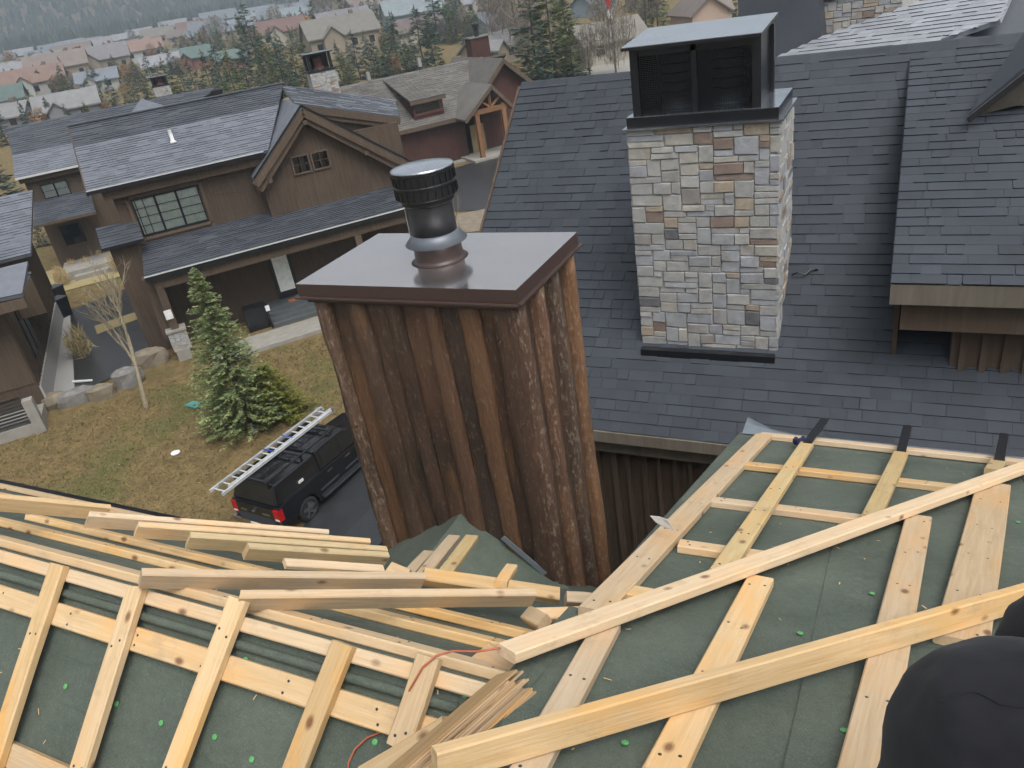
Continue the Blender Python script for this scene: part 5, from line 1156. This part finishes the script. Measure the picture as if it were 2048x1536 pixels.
# lids and small things on the lawn
def lid_(x, y, r_, mat, label, name):
    q = ong(x, y); tag(MB().lathe(q+V(0, 0, .0), [(r_, .02), (r_, .05), (r_*.9, .07), (0, .075)], 16).build(name, MT[mat]), label, 'lid')
q = ong(390, 813); tag(MB().slab([q+V(-.4, -.12, .02), q+V(.25, -.22, .02), q+V(.42, .0, .02), q+V(.3, .2, .02), q+V(-.3, .22, .02)], (0, 0, .05)).build('valve_box_lid', MT['teal']), 'teal oval utility lid on the lawn left of the spruce', 'lid')
q = ong(352, 908); tag(MB().lathe(q, [(.17, .02), (.17, .05), (.1, .06)], 10).build('paper_plate', MT['white']), 'white disc lying on the lawn below the spruce', 'plate')
for x, y, lb in ((122, 590, 'black bin with pale lid beside the left house path'), (130, 615, 'second black bin just below the first by the path')):
    t = thing('wheelie_bin', ong(x, y+20), lb, 'bin', 'bins by the path'); p = ong(x, y+20)
    MB().hexa([p+V(-.3, -.3, 0), p+V(.3, -.3, 0), p+V(.3, .3, 0), p+V(-.3, .3, 0), p+V(-.36, -.36, 1.0), p+V(.36, -.36, 1.0), p+V(.36, .36, 1.0), p+V(-.36, .36, 1.0)]).build('bin_body', MT['black_metal'], t)
    MB().box(p[0]-.38, p[0]+.38, p[1]-.38, p[1]+.38, p[2]+1.003, p[2]+1.06).build('bin_lid', MT['graphite'], t)
p = ong(167, 765); tag(MB().slab([p+V(-.5, -.1, .06), p+V(.45, .15, .06), p+V(.5, .05, .06), p+V(-.4, -.22, .06)], (0, 0, .05)).build('white_plank', MT['white']), 'white plank lying on the wet driveway', 'plank')
for i, (x, y) in enumerate(((104, 700), (107, 712), (102, 722))):
    p = ong(x, y); tag(MB().lathe(p, [(.16, .5+0*i), (.2, .6), (.18, .7), (.05, .74)], 10).build('path_lamp', MT['white'], smooth=True), ('uppermost', 'middle', 'lowest')[i]+' white lamp head beside the left house path', 'lamp')
# stack of rubble between lawn and chimney
# ------------------------------------------------------------------ village
cmesh = [conifer_mesh(10, 2.3+.35*s, 17, 8, 4, .95, 20+s, base=.05, droop=.2) for s in range(4)]
tmesh = trunk_mesh(10, .16); tmesh.materials.append(MT['bark'])
CM = {k_: [use(m_, v_) for m_ in cmesh] for k_, v_ in (('c', 'conifer'), ('b', 'blue_conifer'), ('o', 'olive_conifer'))}
bare_c = [use(blob_mesh(10, 2.6+.8*s, 1100, 1.5, 40+s, .12, .05, .8), 'twig') for s in range(3)]; purple_c = use(blob_mesh(10, 5.5, 1500, 1.6, 47, .05, .06, .6), 'purple_twig')
gold_c = [use(blob_mesh(10, 4.2, 420, 1.3, 60+s, .15, .6), 'golden') for s in range(2)]; rust_c = [use(blob_mesh(10, 4.0, 480, 1.2, 70+s, .1, .4), 'rusty') for s in range(2)]
KN = {'c': ('conifer_tree', 'dark green conifer'), 'b': ('blue_spruce', 'bluish spruce'), 'o': ('olive_conifer', 'olive green conifer'), 'n': ('bare_tree', 'leafless grey-brown tree'), 'g': ('golden_tree', 'golden yellow tree'), 'r': ('rusty_tree', 'rusty brown shrub'), 'p': ('round_bush', 'purplish leafless round bush')}
VT = []; VH = []
def vtree(x, y, hp, kd, label=None):
    q = ong(x, y); D = np.linalg.norm(q-O); h = max(1.5, hp*D/F*1.0); s = h/10; rs = random.Random(int(x*7+y*13))
    me = {'n': bare_c, 'g': gold_c, 'r': rust_c, 'p': [purple_c]}.get(kd) or CM[kd]
    me = rs.choice(me); nm, lb = KN[kd]
    t = thing(nm, q, lb, 'tree', 'village '+nm.replace('_', ' ')+'s'); VT.append((t, x, y-hp*.5, lb)); wd = rs.uniform(.85, 1.2)
    fm = Matrix.Translation(Vector([float(v) for v in q])) @ Matrix.Rotation(rs.random()*6.28, 4, 'Z') @ Matrix.Diagonal((s*wd, s*wd, s, 1))
    obj('crown', me, None, t, frame=fm); obj('trunk', tmesh, None, t, frame=fm)
for a in ((60, 262, 46, 'c'), (112, 256, 48, 'c'), (182, 248, 36, 'o'), (18, 290, 60, 'c'), (90, 262, 36, 'r'), (145, 258, 40, 'c'), (215, 225, 34, 'c'), (640, 190, 70, 'c'), (625, 175, 80, 'o'), (540, 205, 80, 'c'), (575, 190, 84, 'c'), (450, 180, 80, 'c'), (700, 175, 60, 'o'), (780, 160, 70, 'c'), (820, 150, 60, 'c'), (165, 218, 45, 'c'), (188, 208, 40, 'c'), (150, 236, 32, 'c'), (232, 214, 48, 'b'), (272, 204, 48, 'c'), (200, 184, 40, 'c'), (283, 184, 48, 'c'), (262, 226, 32, 'o'), (120, 220, 36, 'c'), (60, 214, 40, 'c'), (22, 190, 34, 'c'), (430, 198, 78, 'c'), (455, 208, 64, 'b'), (400, 204, 72, 'b'), (480, 214, 92, 'o'), (506, 196, 88, 'c'), (520, 146, 112, 'c'), (546, 176, 92, 'o'), (500, 126, 72, 'c'), (556, 130, 62, 'c'), (580, 156, 64, 'c'), (560, 208, 74, 'o'), (530, 218, 54, 'c'), (600, 168, 66, 'o'), (470, 166, 52, 'c'), (350, 205, 70, 'o'), (375, 200, 60, 'c'), (330, 190, 50, 'o'), (300, 200, 45, 'c'),
          (690, 170, 74, 'c'), (722, 158, 80, 'b'), (748, 156, 66, 'b'), (704, 136, 44, 'c'), (802, 146, 98, 'c'), (790, 132, 74, 'c'), (848, 126, 92, 'c'), (836, 150, 56, 'b'), (872, 136, 88, 'c'), (880, 86, 96, 'c'), (736, 116, 44, 'c'), (640, 78, 64, 'c'), (690, 52, 50, 'c'), (612, 64, 40, 'b'), (770, 66, 34, 'c'), (760, 160, 70, 'c'), (660, 176, 60, 'c'), (590, 190, 60, 'c'),
          (1078, 158, 170, 'c'), (1112, 158, 178, 'o'), (1138, 128, 124, 'o'), (1092, 166, 100, 'b'), (1148, 156, 92, 'o'), (1132, 84, 92, 'b'), (1062, 66, 84, 'b'), (1316, 60, 80, 'o'), (1300, 36, 64, 'c'), (1262, 24, 54, 'c'), (1462, 42, 60, 'c'), (1110, 40, 60, 'c'),
          (12, 425, 120, 'b'), (30, 470, 70, 'b'), (88, 492, 50, 'b'),
          (1038, 118, 140, 'n'), (1012, 100, 120, 'n'), (990, 66, 84, 'n'), (930, 66, 44, 'n'), (1232, 150, 130, 'n'), (1292, 64, 130, 'n'), (1180, 150, 90, 'n'), (440, 84, 44, 'n'), (655, 45, 70, 'n'), (1060, 130, 90, 'n'), (1200, 60, 70, 'n'), (560, 70, 50, 'n'),
          (102, 192, 24, 'g'), (612, 72, 36, 'g'), (538, 120, 26, 'g'), (800, 72, 22, 'g'), (945, 62, 26, 'g'), (884, 62, 18, 'r'), (742, 92, 34, 'r'), (212, 236, 32, 'r'), (92, 246, 32, 'r'), (255, 196, 24, 'r'), (790, 155, 40, 'r'), (415, 85, 26, 'r'), (30, 140, 30, 'r'), (50, 150, 26, 'r'), (105, 112, 16, 'g'), (310, 140, 30, 'r'), (775, 100, 30, 'r'), (430, 150, 26, 'r'), (500, 90, 24, 'r')): vtree(*a)
vtree(906, 86, 46, 'p')
rs = random.Random(77)
for i in range(300):   # scattered greenery between the far houses
    x = rs.uniform(0, 980); y = 128-.19*x+rs.uniform(8, 95) if x < 640 else rs.uniform(8, 90)
    if y < 3: continue
    kd = rs.choice('nnnrrccocc' if x < 420 else 'cccoconnrb'); vtree(x, y, rs.uniform(12, 26)+(.22 if kd in 'cbo' else .1)*max(0, y-(115-.19*x)), kd)
VR = {}
def vroof(c):
    if c not in VR: VR[c] = mk_shingle('village_roof_%d' % len(VR), tuple(v*.85 for v in c), tuple(v*1.15 for v in c), 0, .55, .5)
    return VR[c]
VW = {}
def vwall(c):
    if c not in VW: VW[c] = plain('village_wall_%d' % len(VW), c, .8, 0, .06, .4)
    return VW[c]
COL = dict(terra=(.20, .125, .10), teal=(.085, .125, .115), light=(.19, .19, .19), blue=(.13, .145, .17), grey=(.20, .20, .215), brown=(.15, .12, .105), redbrown=(.125, .07, .06), lilac=(.165, .155, .165), taupe=(.16, .147, .127), pale=(.17, .20, .215), dark=(.10, .075, .072), slate=(.10, .12, .145), cream=(.34, .31, .25), white=(.33, .33, .31), rust=(.19, .075, .05), bluewall=(.22, .27, .31), pink=(.42, .31, .25), tan=(.25, .205, .15))
def vhouse(x, y, wp, roof, wall, az, label, group=None, kx=.62, hh=.30):
    q = ong(x, y); D = np.linalg.norm(q-O); w_ = wp*D/F; dp = w_*kx; eh = max(2.4, min(5.8, w_*hh)); rh_ = dp*.36; f = Fr(q, az)
    t = thing('village_house', q, label, 'house', group); VH.append((t, x, y, label, group))
    b = MB().fbox(f, -w_/2, w_/2, -dp/2, dp/2, -1.5, eh)
    for s in (-1, 1): b.slab([f.P(s*w_/2, -dp/2, eh), f.P(s*w_/2, dp/2, eh), f.P(s*w_/2, 0, eh+rh_)], f.A*(-.1*s))
    b.build('wall', vwall(COL[wall]), t)
    ov = .5
    for s in (-1, 1):
        z0 = eh-rh_*ov/(dp/2); MB().slab([f.P(-w_/2-ov, s*(dp/2+ov), z0), f.P(w_/2+ov, s*(dp/2+ov), z0), f.P(w_/2+ov, 0, eh+rh_), f.P(-w_/2-ov, 0, eh+rh_)], (0, 0, .22)).build('roof', vroof(COL[roof]), t)
    rs = random.Random(int(x+y*3)); n = max(2, int(w_/3.2))
    for i in range(n):
        a = -w_/2+(i+.5)*w_/n; MB().fbox(f, a-.55, a+.55, -dp/2-.06, -dp/2+.02, eh*.5-.2, eh*.5+1.0).build('window', MT['dark_glass'], t)
    MB().fbox(f, w_/2-.02, w_/2+.06, -.6, .6, eh*.45, eh*.45+1.2).build('window', MT['dark_glass'], t)
    if rs.random() < .6: MB().fbox(f, w_*.2, w_*.2+.8, -.1, .7, eh, eh+rh_+.9).build('chimney', vwall(COL['brown']), t)
    if D < 330 and rs.random() < .7:   # a cross gable
        a = -w_*.18; gw = w_*.28; MB().slab([f.P(a-gw/2, -dp/2-1.2, 0), f.P(a-gw/2, -dp/2-1.2, eh-.2), f.P(a, -dp/2-1.2, eh+gw*.4), f.P(a+gw/2, -dp/2-1.2, eh-.2), f.P(a+gw/2, -dp/2-1.2, 0)], f.B*dp*.5).build('wing', vwall(COL[wall]), t)
        for s in (-1, 1): MB().slab([f.P(a+s*(gw/2+.3), -dp/2-1.6, eh-.45), f.P(a, -dp/2-1.6, eh+gw*.4), f.P(a, -.0, eh+gw*.4), f.P(a+s*(gw/2+.3), -.0, eh-.45)], (0, 0, .2)).build('wing_roof', vroof(COL[roof]), t)
for a in ((85, 196, 88, 'terra', 'white', 40, 'house with a pinkish terracotta roof, the only one at the left of the village'), (8, 232, 80, 'teal', 'cream', 42, 'house with a green-teal roof cut by the left picture edge'), (25, 262, 74, 'light', 'grey', 60, 'pale grey low building with curved drive at the left edge'), (150, 246, 92, 'light', 'grey', 40, 'long pale flat-roofed building just behind the left house ridge'), (205, 182, 62, 'blue', 'white', 45, 'white house with blue-grey roof right of the terracotta one'), (60, 172, 70, 'grey', 'tan', 40, 'grey roofed tan house above the terracotta roof'), (130, 168, 90, 'brown', 'tan', 42, 'long brown roofed house between terracotta and far row'), (215, 150, 86, 'lilac', 'tan', 42, 'lilac-grey roofed house in the middle of the left village'), (295, 122, 62, 'terra', 'white', 42, 'thin house with pinkish roof line behind bare trees'), (395, 138, 66, 'teal', 'rust', 50, 'teal roofed house with orange-red walls'), (468, 138, 50, 'teal', 'rust', 45, 'smaller teal roofed house right of the larger teal one'), (330, 150, 60, 'grey', 'cream', 42, 'grey house left of the teal roofed house'),
          (570, 92, 82, 'redbrown', 'cream', 40, 'red-brown roofed house with tall cream gable'), (695, 78, 90, 'lilac', 'rust', 44, 'lilac-grey roofed house with brick-red gable end'), (690, 112, 124, 'taupe', 'tan', 42, 'long taupe roofed house behind the stone chimney of the brown house'), (832, 62, 104, 'pale', 'bluewall', 48, 'large pale teal house with light roof'), (842, 88, 84, 'dark', 'cream', 44, 'house with dark purple-brown roof below the pale teal one'), (730, 32, 56, 'brown', 'rust', 30, 'brown gabled house near the top behind the lilac roof'), (775, 30, 50, 'brown', 'cream', 55, 'brown roofed cream house left of the pale teal one'), (988, 70, 72, 'slate', 'bluewall', 20, 'slate-blue gabled house among bare poplars'), (985, 130, 96, 'light', 'tan', 15, 'steep pale grey roofed house behind the red house chimney'), (1215, 122, 124, 'taupe', 'cream', 44, 'taupe roofed house with cream walls left of the chimney hood'), (1398, 62, 104, 'brown', 'pink', -35, 'pinkish beige gabled house above the chimney hood'), (900, 22, 80, 'lilac', 'white', 42, 'lilac roofed white house near the top edge'), (1190, 30, 70, 'slate', 'bluewall', 20, 'slate roofed house behind the tall conifers'), (960, 28, 70, 'grey', 'cream', 42, 'grey roofed cream house at the top behind bare trees')): vhouse(*a)
rs = random.Random(9)
for i in range(11): vhouse(14+i*34, 130-.19*(14+i*34)+8+rs.uniform(-2, 6), rs.uniform(34, 46), rs.choice(('grey', 'blue', 'grey', 'slate')), rs.choice(('tan', 'brown')), 40+rs.uniform(-12, 12), 'small grey-blue roofed house in the far row below the hill', 'far row below the hill')
for i in range(20): vhouse(395+(i % 10)*27+rs.uniform(-6, 6), 72-.19*((i % 10)*27)+rs.uniform(-8, 4)+(16 if i > 9 else 0), rs.uniform(36, 60), rs.choice(('blue', 'blue', 'pale', 'slate', 'redbrown') if i % 5 == 0 else ('blue', 'blue', 'pale')), rs.choice(('tan', 'cream', 'rust')), 42+rs.uniform(-10, 10), 'small blue-roofed house crowded in the far centre of the village', 'blue-roofed houses at far centre')
for i in range(9): x = 30+i*42; vhouse(x, 158-.19*x+rs.uniform(-6, 6), rs.uniform(40, 60), rs.choice(('brown', 'lilac', 'taupe')), rs.choice(('tan', 'cream')), 42+rs.uniform(-12, 12), 'brown or taupe roofed house in the second row from the hill', 'second row from the hill')
ORD = 'first second third fourth fifth sixth seventh eighth ninth tenth eleventh twelfth thirteenth fourteenth fifteenth sixteenth seventeenth eighteenth nineteenth twentieth'.split()+['twenty-first', 'twenty-second', 'twenty-third', 'twenty-fourth', 'twenty-fifth', 'twenty-sixth', 'twenty-seventh', 'twenty-eighth', 'twenty-ninth', 'thirtieth']
for gname in set(h_[4] for h_ in VH if h_[4]):
    for i, h_ in enumerate(sorted([h_ for h_ in VH if h_[4] == gname], key=lambda h_: h_[1])): h_[0]['label'] = h_[3].replace('small ', 'small ')+', '+ORD[i]+' from the left'
SHORT = ['terracotta roof', 'teal roof at the left edge', 'pale low building', 'long pale flat roof', 'white house with blue-grey roof', 'grey roofed tan house', 'long brown roof', 'lilac roof at left', 'thin pinkish roof', 'larger teal roof', 'smaller teal roof', 'grey house near the teal roof', 'cream gable house', 'brick-red gable end', 'long taupe roof', 'large pale teal house', 'dark purple-brown roof', 'brown gabled house', 'brown roofed cream house', 'slate-blue gable', 'steep pale roof', 'cream walled taupe house', 'pinkish beige gable', 'white house with lilac roof', 'slate roof at the top', 'grey roofed cream house']
keyd = {}
for t, x, y, lb in VT:
    i = min(range(len(SHORT)), key=lambda j: (VH[j][1]-x)**2+(VH[j][2]-12-y)**2); dx, dy = x-VH[i][1], y-(VH[i][2]-12)
    rel = ('left of' if dx < 0 else 'right of') if abs(dx) > abs(dy) else ('above' if dy < 0 else 'below')
    keyd.setdefault((lb, rel, SHORT[i]), []).append((x, t))
for (lb, rel, nm), L_ in keyd.items():
    L_.sort(key=lambda a: a[0])
    for i, (x, t) in enumerate(L_): t['label'] = (lb+' '+rel+' the '+nm) if len(L_) == 1 else (ORD[i]+' '+lb+' from left, '+rel+' the '+nm)
fq = ong(1222, 128); ft = thing('flag', fq, 'red and white banner on a thin pole left of the chimney hood', 'flag'); Df = np.linalg.norm(fq-O); fh = 125*Df/F
MB().tube([fq, fq+V(0, 0, fh)], .05, 6).build('pole', MT['graphite'], ft)
MB().slab([fq+V(.05, 0, fh), fq+V(.7, .2, fh-.15), fq+V(.62, .2, fh-2.4), fq+V(.05, 0, fh-2.2)], (0, .02, 0)).build('banner', MT['red_lamp'], ft)
MB().slab([fq+V(.05, -.01, fh-2.25), fq+V(.6, .18, fh-2.45), fq+V(.6, .18, fh-3.4), fq+V(.05, -.01, fh-3.2)], (0, .02, 0)).build('banner', MT['white'], ft)

# ------------------------------------------------------------------ person in black at the right edge
k = N('black_fabric'); c = k.pos(); wv = k.n('ShaderNodeTexWave', I={'Vector': c, 'Scale': 420., 'Distortion': 1.5}).outputs[1]
MT['black_cloth'] = k.set(col=k.hsv(k.mix((.011, .011, .015), (.011, .011, .015), 0.), v=k.rng(k.noise(c, 30, 4), .6, 1.5)), rough=.85, spec=.25, sheen=.12, normal=k.bump(k.math('ADD', k.noise(c, 9, 4), k.math('MULTIPLY', wv, .08)), .35, .02))
kn = at(1925, 1405, 1.22); an = pR.P(kn[0]-.03, kn[1]-.10, .09); hip = at(2520, 1560, 1.35); hip2 = hip+V(.30, .05, 0)
kn2 = at(2110, 1240, 1.30); an2 = pR.P(kn2[0]+.02, kn2[1]-.05, .09)
pts = [(hip+hip2)/2, hip, (hip+kn)/2+V(0, 0, .02), kn, (kn+an)/2, an, an+V(-.05, .16, -.04), hip2, (hip2+kn2)/2, kn2, (kn2+an2)/2, an2, an2+V(.0, .16, -.04)]
pel = pts[0]; up_ = nrm(V(.15, -.25, 1)); chest = pel+up_*.42; neck = pel+up_*.60; head = pel+up_*.76
sl, sr = neck+V(-.19, -.04, -.05), neck+V(.19, .06, -.05); el, el2 = sl+V(-.06, .12, -.26), sr+V(.08, .1, -.27); ha = kn+(hip-kn)*.35+V(0, 0, .13); ha2 = kn2+V(.08, -.1, .14)
pts += [pel+up_*.2, chest, neck, head, head+up_*.09, sl, el, ha, sr, el2, ha2]
rad = [.15, .12, .105, .118, .075, .05, .045, .12, .10, .095, .07, .05, .045, .14, .16, .06, .10, .07, .065, .05, .04, .065, .05, .04]
ed = [(0, 1), (1, 2), (2, 3), (3, 4), (4, 5), (5, 6), (0, 7), (7, 8), (8, 9), (9, 10), (10, 11), (11, 12), (0, 13), (13, 14), (14, 15), (15, 16), (16, 17), (14, 18), (18, 19), (19, 20), (14, 21), (21, 22), (22, 23)]
m = bpy.data.meshes.new('person'); m.from_pydata([tuple(map(float, p)) for p in pts], ed, []); po = obj('person', m, MT['black_cloth'])
sk = po.modifiers.new('skin', 'SKIN')
for i, r_ in enumerate(rad): m.skin_vertices[0].data[i].radius = (r_, r_); m.skin_vertices[0].data[i].use_root = (i == 0)
sk.use_smooth_shade = True; ss = po.modifiers.new('sub', 'SUBSURF'); ss.levels = ss.render_levels = 4
tx = bpy.data.textures.new('folds', 'CLOUDS'); tx.noise_scale = .09; dm = po.modifiers.new('folds', 'DISPLACE'); dm.texture = tx; dm.strength = .022; dm.texture_coords = 'GLOBAL'
sv = []; 
for x, y in ((1812, 1372), (1840, 1356), (1875, 1345), (1910, 1340), (1938, 1341), (1960, 1352), (1988, 1371), (2020, 1381), (2060, 1390), (2100, 1398)):
    sv += [at(x, y-2, 1.10), at(x, y+2, 1.10)]
se = MB().add(sv, [(2*i, 2*i+1, 2*i+3, 2*i+2) for i in range(9)]).build('seam', MT['black_cloth'], po); sw = se.modifiers.new('w', 'SHRINKWRAP'); sw.target = po; sw.offset = .0025; sl_ = se.modifiers.new('s', 'SOLIDIFY'); sl_.thickness = .003
tag(po, 'bent knee and sleeve of a person in black clothing at the lower right corner', 'person')
